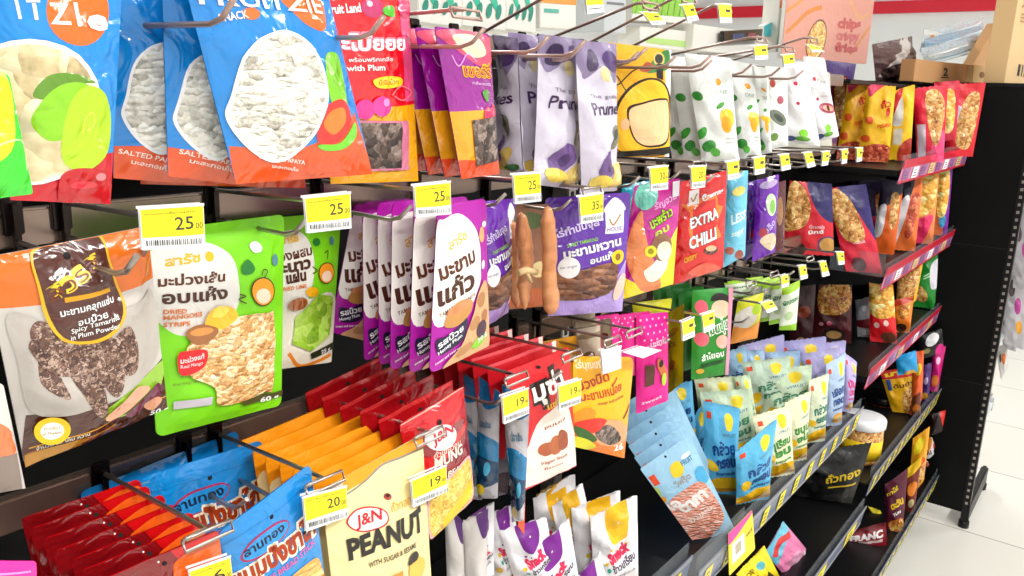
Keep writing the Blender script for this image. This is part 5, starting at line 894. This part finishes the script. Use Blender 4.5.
far('orange bag of golden chips in the middle of the second red shelf', [(912, 172), (940, 166), (934, 236), (908, 256)], [.54, .50, .47, .49], 'm#f08a50', [('n', [(.0, .75), (.6, .62), (.9, .66), (.5, 1), (0, 1)], 'm#f03068')], parts=[W([(.1, .06), (.85, .02), (.9, .5), (.4, .62), (.1, .6)], 'chips')], group='orange chip bags')
far('orange and purple bag of golden chips rightmost on the second red shelf', [(934, 168), (953, 165), (949, 224), (931, 238)], [.55, .50, .47, .49], 'm#f07848', [('n', [(.7, -.02), (1.05, -.02), (1.05, 1), (.7, 1)], 'm#7a209a'), ('c', .6, .78, .2, .1, 'm#40a8d8')], parts=[W([(.05, .06), (.8, .02), (.85, .6), (.3, .7)], 'chips')], group='orange chip bags')
bm = bmesh.new(); box(bm, (2.131, .468, 1.008), (2.1325, .60, 1.066), bev=.0005); a = b = (2.13,)
props(meshobj('clear_divider', bm, 'clear_plastic', origin=(2.13, .53, 1.03)), 'clear plastic divider in front of the leaning granola bag', 'divider')
# third red shelf
SZ[:] = [.745, .48]
far('dark brown bag of golden corn snack left on the third red shelf', [(818, 284), (852, 282), (850, 352), (810, 350)], [.66, .64, .62, .64], 'm#4c0c14', [('c', .4, .66, .07, .04, 'f#e05070'), ('c', .2, .68, .06, .03, 'f#e8a0a8'), ('c', .55, .86, .3, .12, 'm#1c0c0c'), ('c', .55, .86, .2, .07, 'm#b08850')], parts=[W([(.1, .06), (.9, .04), (.95, .4), (.5, .52), (.1, .45)], 'snack_mix')])
far('dim maroon bag at the far left of the third red shelf', [(796, 286), (816, 284), (812, 344), (788, 344)], [.70, .68, .67, .69], 'm#3a0c14', [('c', .5, .4, .3, .1, 'm#8a3820'), ('c', .5, .86, .3, .1, 'm#241010'), ('c', .5, .86, .2, .06, 'm#a88058')])
far('silver bag back with barcode beside the dark brown bag', [(855, 300), (871, 296), (873, 352), (855, 356)], [.60, .58, .57, .58], 'm#9a9aa2', [('n', [(0, .55), (1, .5), (1, .7), (0, .72)], 'm#6a1020'), ('r', .3, .78, .9, .92, 'f#e8e8e8'), ('r', .35, .8, .38, .9, 'hole'), ('r', .5, .8, .54, .9, 'hole'), ('r', .7, .8, .73, .9, 'hole')])
far('yellow corn chip bag with red foot on the third red shelf', [(869, 282), (893, 284), (897, 346), (868, 354)], [.56, .53, .51, .53], 'm#f09a1c', [('n', [(-.05, .56), (1.05, .58), (1.05, 1.1), (-.05, 1.1)], 'm#e01420'), ('c', .25, .70, .1, .05, 'f#f0c0b8'), ('c', .6, .65, .1, .05, 'f#f0d0c8'), ('c', .7, .9, .3, .1, 'm#6a3a28')], parts=[W([(.05, .04), (.9, .06), (.95, .5), (.1, .54)], 'chips')])
far('orange bag with brown picture right of the yellow corn chip bag', [(893, 300), (914, 296), (908, 344), (892, 350)], [.54, .50, .49, .50], 'm#f08020', [('c', .4, .85, .35, .14, 'm#4a2818'), ('n', [(0, -.02), (1, -.02), (1, .1), (0, .2)], 'm#c03010')], parts=[W([(.3, .2), (.8, .2), (.8, .5), (.3, .55)], 'snack_mix')])
far('green bag with nut pictures and white tip on the third red shelf', [(912, 262), (938, 254), (937, 306), (908, 328)], [.54, .49, .47, .49], 'm#1a8e2c', [('n', [(.72, .2), (1.05, .1), (1.05, .55), (.75, .6)], 'f#e8e4f0'), ('L', [(.45, .35), (.75, .3)], 1, 'f#c0e8c0'), ('L', [(.45, .4), (.7, .36)], 1, 'f#c0e8c0')], parts=[('food_print', [('c', .32, .70, .26, .2, 'nuts', 30)])])
far('yellow bag of nuts left of the green bag', [(898, 268), (924, 258), (916, 300), (897, 312)], [.56, .53, .50, .52], 'm#f4b01c', [], parts=[W([(.05, .1), (.6, .02), (.95, .3), (.8, .8), (.3, .95), (.05, .7)], 'nuts')])
# fourth shelf
SZ[:] = [.46, .435]
far('yellow noodle bag with red header on the fourth shelf', [(880, 372), (920, 364), (916, 444), (882, 480)], .40, 'm#f0b414', [('n', [(-.05, -.02), (1.05, -.02), (1.05, .16), (-.05, .18)], 'm#d01818'), ('T', 'มาม่า', .1, .14, .9, .10, .09, 'f#f8d820', .06), ('T', 'ต้มยำ', .25, .42, .8, .36, .08, 'f#4a1a10', .03), ('r', .08, .2, .2, .46, 'f#1c4a98')], parts=[W([(.5, .5), (.95, .4), (.9, .9), (.45, .98)], 'nuts')])
far('small blue rounded pack above the yellow noodle bag', [(895, 356), (916, 350), (918, 372), (898, 376)], .40, 'm#1c98d8', [('c', .6, 1.0, .3, .2, 'm#d8a020')])
far('red and gold pack right of the small blue rounded pack', [(914, 352), (924, 350), (922, 400), (912, 404)], .40, 'm#e05a20', [('c', .5, .3, .3, .1, 'm#f0c820')])
far('dark purple noodle pack between gold and magenta packs', [(921, 366), (932, 362), (926, 420), (914, 436)], .40, 'm#46246a', [('c', .5, .4, .2, .1, 'm#c8b8e0'), ('c', .5, .8, .3, .1, 'm#e0a030')])
far('brown gold noodle pack right of the yellow noodle bag', [(914, 376), (924, 372), (917, 430), (905, 446)], .40, 'm#6a3018', [('c', .5, .3, .25, .08, 'm#e8c030'), ('c', .5, .8, .35, .12, 'm#d87828')])
far('magenta noodle pack rightmost on the fourth shelf', [(934, 346), (946, 346), (936, 402), (924, 420)], .40, 'm#d0187c', [('c', .5, .3, .2, .08, 'f#f0c0e0'), ('c', .5, .75, .35, .14, 'm#e88030')])
far('black white and magenta crumpled pack top by the third red rail', [(918, 336), (942, 328), (944, 352), (920, 360)], .40, 'm#1a1a1c', [('c', .55, .3, .3, .22, 'f#e8e8ec', 30), ('c', .3, .7, .15, .12, 'm#a8a060'), ('c', .85, .9, .2, .3, 'm#e0208a')])
# jars on the fourth shelf
def jar(label, cx, ytop, ybot, rpx, Y, lid, body, lab, sh):
    top = P(cx, ytop, Y); c0 = P(cx-rpx, ytop, Y); r = rpx*float((R.T @ (top-O0))[2]*-1)/F_PX
    z0, z1 = .462, top[2]; H = z1-z0; e = empty('snack_jar', (top[0], Y, z0), label, 'jar', 'snack jars')
    def lathe(nm, prof, m):
        bm = bmesh.new(); n = 32; R_ = [[bm.verts.new((top[0]+q*math.cos(2*math.pi*k/n), Y+q*math.sin(2*math.pi*k/n), z)) for k in range(n)] for q, z in prof]
        for i in range(len(prof)-1):
            for k in range(n): bm.faces.new([R_[i][k], R_[i][(k+1) % n], R_[i+1][(k+1) % n], R_[i+1][k]]).smooth = True
        bm.faces.new(R_[0][::-1]); bm.faces.new(R_[-1]); return meshobj(nm, bm, m, e, origin=(top[0], Y, (z0+z1)/2))
    lathe('body', [(r*.9, z0), (r*.96, z0+.006), (r*.96, z1-.03), (r*.9, z1-.022)], body)
    lathe('lid', [(r*.97, z1-.026), (r*1.03, z1-.024), (r*1.03, z1-.004), (r*.98, z1), (r*.5, z1-.001)], lid)
    lathe('paper_label', [(r*.972, z0+H*.12), (r*.975, z0+H*.55)], lab)
    return e
plain('jar_white', '#f2f2f4', .3, coat=.3); plain('jar_black', '#0c0c0e', .25, coat=.5); plain('label_yellow', '#f0c81c', .35); plain('label_orange', '#f0641c', .35)
jar('clear jar of nuts with white lid and yellow label by the blue rail end', 864, 416, 478, 21, .50, 'jar_white', 'nuts', 'label_yellow', ())
jar('jar with black lid and orange label behind the white lidded jar', 884, 394, 440, 17, .56, 'jar_black', 'red_fish', 'label_orange', ())
jar('black lidded jar left of and behind the orange labelled one', 866, 392, 440, 15, .62, 'jar_black', 'dark_dried', 'label_orange', ())
# lowest far shelf and the floor shelf
SZ[:] = [.09, .412]
far('maroon snack bag with white lettering standing by the lower blue rail', [(846, 532), (886, 522), (880, 612), (834, 610)], .40, 'm#8c1424', LOW=.412, sh=[('T', 'FRANC', .12, .36, .92, .32, .17, 'f#f4ecec', .06), ('L', [(.15, .44), (.9, .4)], 1.5, 'f#e0c8c8'), ('n', [(.1, .02), (.9, .0), (.85, .1), (.15, .12)], 'm#6a0c18'), ('c', .6, .7, .3, .12, 'm#e0a040')])
far('yellow bag turned sideways right of the maroon lettered one', [(868, 506), (880, 510), (886, 560), (872, 578)], .40, 'm#f0dc10', LOW=.45, sh= [('T', 'UI', .35, .6, .75, .58, .1, 'f#5a5010', .03), ('r', .5, .7, .8, .9, 'f#c8a818')])
SZ[:] = [.15, .40]
far('maroon and gold corn snack bag in the middle of the lowest shelf', [(885, 484), (908, 468), (903, 530), (882, 552)], .40, 'm#5a1430', [('T', 'ทาโร่', .1, .28, .6, .24, .08, 'f#f0d020', .04), ('T', 'ตะวัน', .3, .56, .9, .50, .12, 'f#f4c818', .05), ('T', 'YUM', .4, .7, .8, .66, .06, WH, .04), ('c', .6, .88, .45, .12, 'm#e07820')], parts=[W([(.3, .82), (.9, .76), (.95, .98), (.3, 1)], 'snack_mix')])
far('gold topped snack bag right of the maroon and gold one', [(905, 470), (922, 456), (914, 512), (903, 530)], .40, 'm#7a2a1c', [('n', [(0, 0), (1, 0), (1, .16), (0, .2)], 'm#f0c018'), ('c', .5, .5, .4, .14, 'm#f08a28'), ('c', .5, .8, .3, .1, 'm#e8d8a0')])
far('orange and yellow snack bag under the fourth blue rail', [(913, 438), (930, 426), (924, 480), (908, 500)], .40, 'm#f0a81c', [('c', .4, .2, .3, .12, 'm#f8e020'), ('c', .6, .6, .3, .16, 'm#e05818')], parts=[W([(.2, .7), (.9, .6), (.9, .9), (.2, .95)], 'nuts')])
far('white snack bag with red tomato rightmost on the lowest shelf', [(928, 428), (944, 432), (930, 486), (912, 510)], .40, 'm#ece8ee', [('n', [(0, -.02), (1, -.02), (1, .06), (0, .1)], 'm#c81020'), ('c', .72, .28, .2, .12, 'm#d42418'), ('n', [(.0, .2), (.4, .2), (.35, .5), (.0, .5)], 'm#e89020'), ('c', .35, .8, .3, .1, 'm#c05a48'), ('T', 'มัน', .2, .56, .6, .5, .1, 'f#302018', .05)])
far('black red trimmed bag top beneath the fourth shelf, far right', [(930, 414), (946, 410), (942, 432), (930, 436)], .40, 'm#200a0c', [('n', [(.6, -.02), (1.05, -.02), (1.05, .8)], 'm#d82418')])
# lower middle shelf
SZ[:] = [.40, .435]
def carton(name, label, q, Y, depth, body, sh, cat, group=None, lift=0):
    f = [P(a, b, y) for (a, b), y in zip(q, Y if isinstance(Y, (list, tuple)) else [Y]*4)]; n = np.cross(f[1]-f[0], f[3]-f[0]); n /= np.linalg.norm(n)
    if n @ (O0-f[0]) > 0: n = -n
    bm = bmesh.new(); A = [bm.verts.new(tuple(p)) for p in f]; B = [bm.verts.new(tuple(p+n*depth)) for p in f]
    bm.faces.new(A); bm.faces.new(B[::-1])
    for i in range(4): bm.faces.new([A[i], B[i], B[(i+1) % 4], A[(i+1) % 4]])
    bmesh.ops.recalc_face_normals(bm, faces=bm.faces[:]); bmesh.ops.bevel(bm, geom=bm.edges[:], offset=.0012, segments=2, affect='EDGES')
    c = sum(f)/4; o = meshobj(name, bm, body, origin=c); props(o, label, cat, group)
    if sh:
        s = Surf(f, 0, 'flat', 1, folds=0, grid=(2, 2)); s.front += s.n*.0003; s.back = s.front; overlay('printed_face', s, sh, o)
    return o
plain('box_black', '#0a0a0c', .2, coat=.4, spec=.4); plain('box_pale', '#d9c79c', .7); plain('box_cream', '#e6e4dc', .5)
far('large black bag with yellow lettering on the lower middle shelf', [(800, 452), (872, 442), (852, 500), (790, 540)], .40, 'm#060607', [('T', 'ถั่วทอง', .45, .62, .98, .52, .14, 'f#d8b81c', .03), ('L', [(.5, .7), (.95, .64)], 1.2, 'f#c8a81c')], bulge=.02)
far('pink candy bag with light blue top on the lower middle shelf', [(765, 552), (783, 521), (817, 562), (794, 588)], .40, 'm#f08ab8', LEAN=1, sh=[('n', [(-.05, -.02), (1.05, -.02), (1.0, .14), (.4, .24), (0, .34)], 'm#6cc0dc'), ('L', [(.1, .2), (.5, .12), (.9, .2)], 3, 'f#d83a3a'), ('c', .55, .55, .25, .12, 'm#f4b0cc'), ('c', .55, .75, .2, .1, 'm#e85a78'), ('c', .85, .7, .1, .1, 'm#f8e8f0')])
far('yellow snack bag with light blue spot at the bottom edge', [(736, 574), (764, 545), (788, 594), (762, 606)], .40, 'm#f2d80e', LEAN=1, sh=[('c', .6, .2, .12, .08, 'm#58b8c8'), ('L', [(.3, .3), (.4, .6)], 4, 'f#3a2c10'), ('L', [(.6, .4), (.8, .7)], 5, 'f#3a2c10'), ('T', 'POP', .1, .3, .4, .2, .1, 'f#8a7010', .03)])
# ------------------------------------------------------------------ right of the end display
def rb_(label, q, X, body, sh): return bag('snack_bag', label, q, X, body, sh, plane='X', kind='pillow', bulge=.008, folds=.004, group='bags on the end display')
SP = [('c', .3, .3, .15, .1, 'm#5a4a50'), ('c', .6, .5, .15, .1, 'm#c04a9a'), ('c', .7, .75, .15, .08, 'm#e8a030')]
rb_('silver bag with purple print at the right edge, highest on the end display', [(1014, 210), (1032, 208), (1034, 292), (1013, 288)], 3.22, 'm#b8b4b8', SP)
rb_('silver bag with orange print below it on the end display', [(1006, 262), (1030, 264), (1024, 350), (1004, 344)], 3.30, 'm#c4c0c4', SP)
rb_('white bag with purple blot hanging on the end display by the floor tiles', [(1000, 312), (1018, 312), (1016, 352), (1003, 348)], 3.34, 'm#d0ccd0', SP)
rb_('small white bag with orange tip, lowest on the end display', [(995, 346), (1008, 344), (1008, 366), (1001, 380)], 3.36, 'm#dcd8d4', [('c', .6, .5, .2, .2, 'm#e07830'), ('c', .3, .4, .1, .15, 'm#404048')])
for i, (a, b) in enumerate((((985, 376), (1000, 352)), ((982, 398), (990, 386)), ((978, 412), (992, 394)))):
    bm = bmesh.new(); p, q_ = PX(*a, 3.06), PX(*b, 3.30); tube(bm, [p, q_], .004); props(meshobj('end_prong', bm, 'wire', origin=p), 'wire prong sticking out low on the end display, %s' % ('highest', 'middle', 'lowest')[i], 'hook', 'end display prongs')

# ------------------------------------------------------------------ on top of the shelving
bm = bmesh.new(); box(bm, (2.12, .60, 1.470), (3.012, .98, 1.480), bev=.001); props(meshobj('top_board', bm, 'black_plastic', origin=(2.56, .7, 1.48)), 'flat black board on top of the far shelves under the kraft boxes', 'board')
bm = bmesh.new(); box(bm, (.2, .83, 1.472), (2.10, 1.12, 1.482), 0, .001); box(bm, (.2, .822, 1.464), (2.10, .8275, 1.500), 1); box(bm, (.2, .8215, 1.502), (2.10, .8275, 1.510), 2)
box(bm, (.2, 1.1, .0), (2.1, 1.12, 1.47), 0)
props(meshobj('rear_shelf', bm, ['box_cream', 'box_black', 'grey_panel'], origin=(1.1, .97, 1.47)), 'pale shelf of the next aisle with black front edge behind the hooks', 'shelf')
G1 = [('c', .1+.2*k, .3+.25*(k % 2), .07, .16, 'm#2ab894', 30) for k in range(5)]+[('c', .15+.22*k, .72, .06, .12, 'm#1a8a74', -20) for k in range(4)]
for i, (x0, x1, lab) in enumerate(((418, 462, 'leftmost'), (462, 506, 'second from the left'), (506, 536, 'nearest the orange and white box'))):
    carton('tissue_pack', 'white pack with teal leaf print on the rear shelf, '+lab, [(x0, -40), (x1, -36), (x1, 26+(x1-440)*.08), (x0, 24+(x0-440)*.08)], .90, .10, 'box_cream', G1, 'pack', 'teal leaf packs')
carton('carton_box', 'white box with orange top band on the rear shelf at the top edge', [(540, -40), (576, -36), (576, 30), (540, 28)], .90, .10, 'box_cream', [('r', 0, .4, 1, .62, 'm#f09a40'), ('r', .1, .7, .5, .76, 'm#58b0a0')], 'box')
carton('carton_box', 'plain grey box on the rear shelf behind the top hooks', [(604, -30), (626, -28), (626, 34), (604, 32)], .95, .10, 'grey_panel', [('r', .1, .5, .9, .54, 'm#707478')], 'box')
carton('carton_box', 'pale box with lime green grass print on the rear shelf', [(632, -26), (694, -20), (692, 24), (632, 20)], .95, .10, 'box_cream', [('r', .0, .3, 1, .85, 'm#8cc83c')]+[('L', [(.05+.1*k, .85), (.1+.1*k, .35)], 1.5, 'm#5a9a1c') for k in range(9)], 'box')
carton('carton_box', 'long white box lying right of the grass print box', [(694, 24), (764, 34), (762, 58), (692, 50)], .95, .10, 'box_cream', [], 'box')
carton('carton_box', 'low white and green box lying behind the yellow pouch hooks', [(640, 26), (694, 32), (692, 52), (640, 46)], .97, .06, 'box_cream', [('r', .1, .5, .9, .8, 'm#b8dc80')], 'box')
carton('carton_box', 'dark navy flat box on the rear shelf below the red wall stripe', [(724, 31), (763, 29), (762, 40), (724, 42)], .93, .012, 'box_black', [('r', .2, .3, .5, .8, 'm#2a3a6a'), ('r', .6, .3, .8, .6, 'm#8a3040')], 'box')
carton('carton_box', 'slim white and teal box standing left of the pink chips poster', [(780, 0), (788, 0), (784, 52), (776, 52)], .93, .05, 'box_cream', [('r', 0, .0, 1, .15, 'm#f08040')], 'box')
carton('carton_box', 'small teal box beside the slim white box', [(764, 26), (780, 18), (779, 36), (764, 36)], .95, .02, 'box_cream', [('r', 0, 0, 1, 1, 'm#38b8c0')], 'box')
carton('snack_poster', 'pink board printed with orange fries standing on top of the shelving', [(790, -36), (878, -30), (866, 64), (781, 58)], .90, .012, 'box_cream',
    [('r', 0, 0, 1, 1, 'm#eda694'), ('L', [(.02, .72), (.2, .5), (.35, .42)], 5, 'm#e8903c'), ('L', [(.0, .5), (.3, .2)], 4, 'm#f0a050'), ('L', [(.6, .2), (.8, .5), (.95, .45)], 4, 'm#f0b478'), ('c', .33, .78, .11, .22, 'm#8a4a30', 15), ('c', .33, .78, .1, .20, 'chips', 15), ('L', [(.75, .9), (.98, .6)], 4, 'm#e89848'),
     ('T', 'chips', .55, .62, .85, .62, .1, 'f#d85a58', .06), ('T', 'crispy', .55, .75, .85, .75, .1, 'f#e07070', .06), ('T', 'fries', .55, .88, .85, .88, .1, 'f#d85a58', .06)], 'poster')
bag('clear_bag', 'crumpled clear bag with dark brown contents on top of the far shelves', [(872, 44), (912, 36), (914, 80), (876, 84)], [.74, .72, .70, .73], 'm#5c4444', [('c', .5, .35, .5, .15, 'm#c8c0bc', 20), ('c', .7, .7, .3, .15, 'm#d8d0cc'), ('c', .4, .75, .35, .2, 'm#301c20'), ('c', .85, .9, .3, .1, 'm#e0c0c0')], kind='pillow', bulge=.03, folds=.010)
carton('carton_box', 'brown kraft box lying along the top of the far shelves', [(916, 59), (972, 65), (970, 87), (913, 81)], [.60, .58, .58, .60], .04, 'kraft', [('T', '2', .45, .6, .53, .6, .35, 'hole', .05), ('L', [(.42, .7), (.56, .68)], 1.2, 'hole')], 'box')
carton('carton_box', 'pale kraft box with line drawings at the far top corner', [(974, 65), (1006, 69), (1002, 90), (972, 87)], [.56, .53, .53, .56], .05, 'kraft_pale', [('c', .25, .4, .08, .15, 'kraft_dark'), ('c', .7, .35, .06, .12, 'kraft_dark'), ('c', .5, .75, .08, .12, 'kraft_dark')], 'box')
carton('carton_box', 'tilted kraft box with line drawings leaning behind the kraft boxes', [(997, 23), (1013, 34), (996, 72), (972, 66)], [.64, .63, .63, .64], .04, 'kraft', [('c', .6, .2, .1, .06, 'kraft_dark'), ('c', .4, .45, .12, .08, 'kraft_dark'), ('c', .6, .7, .12, .08, 'kraft_dark'), ('c', .2, .3, .06, .05, 'kraft_dark')], 'box')
carton('carton_box', 'tall pale kraft box with barcode on the end display top, right edge', [(1019, -6), (1060, -2), (1052, 88), (1004, 83)], [.40, .34, .34, .40], .06, 'kraft_pale', [('r', .2, .76, .24, .9, 'hole'), ('r', .27, .76, .29, .9, 'hole'), ('r', .32, .76, .36, .9, 'hole'), ('r', .39, .76, .41, .9, 'hole'), ('T', 'PRODUCT', .1, .14, .6, .14, .04, 'kraft_dark'), ('r', .1, .2, .6, .21, 'kraft_dark'), ('r', .1, .24, .5, .25, 'kraft_dark'), ('r', .1, .28, .55, .29, 'kraft_dark')], 'box')
for i, (dy, lab, c_) in enumerate(((0, 'lowest', '#a8c8dc'), (-9, 'middle', '#7aa8c8'), (-17, 'topmost', '#d8e4ea'))):
    bag('plastic_bundle', 'pale blue plastic wrapped bundle behind the kraft boxes, %s of three' % lab, [(920+i*4, 48+dy), (982, 34+dy), (985, 50+dy), (926, 66+dy)], .72+.06*i, c_, [('L', [(.05, .5), (.95, .3)], 1.5, 'm#e8f0f4'), ('L', [(.05, .8), (.95, .7)], 1, 'm#5a90b0')], kind='pillow', bulge=.012, folds=.004, group='blue bundles', cat='bundle')
bag('clear_bag', 'clear wrapped pack with small orange and green prints on top, centre', [(924, 28), (946, 34), (942, 58), (920, 52)], .82, 'm#dcdcd8', [('c', .3, .3, .12, .1, 'm#e08830'), ('c', .6, .5, .12, .1, 'm#e08830'), ('c', .4, .75, .1, .1, 'm#70a850')], kind='pillow', bulge=.015, folds=.006)
pass
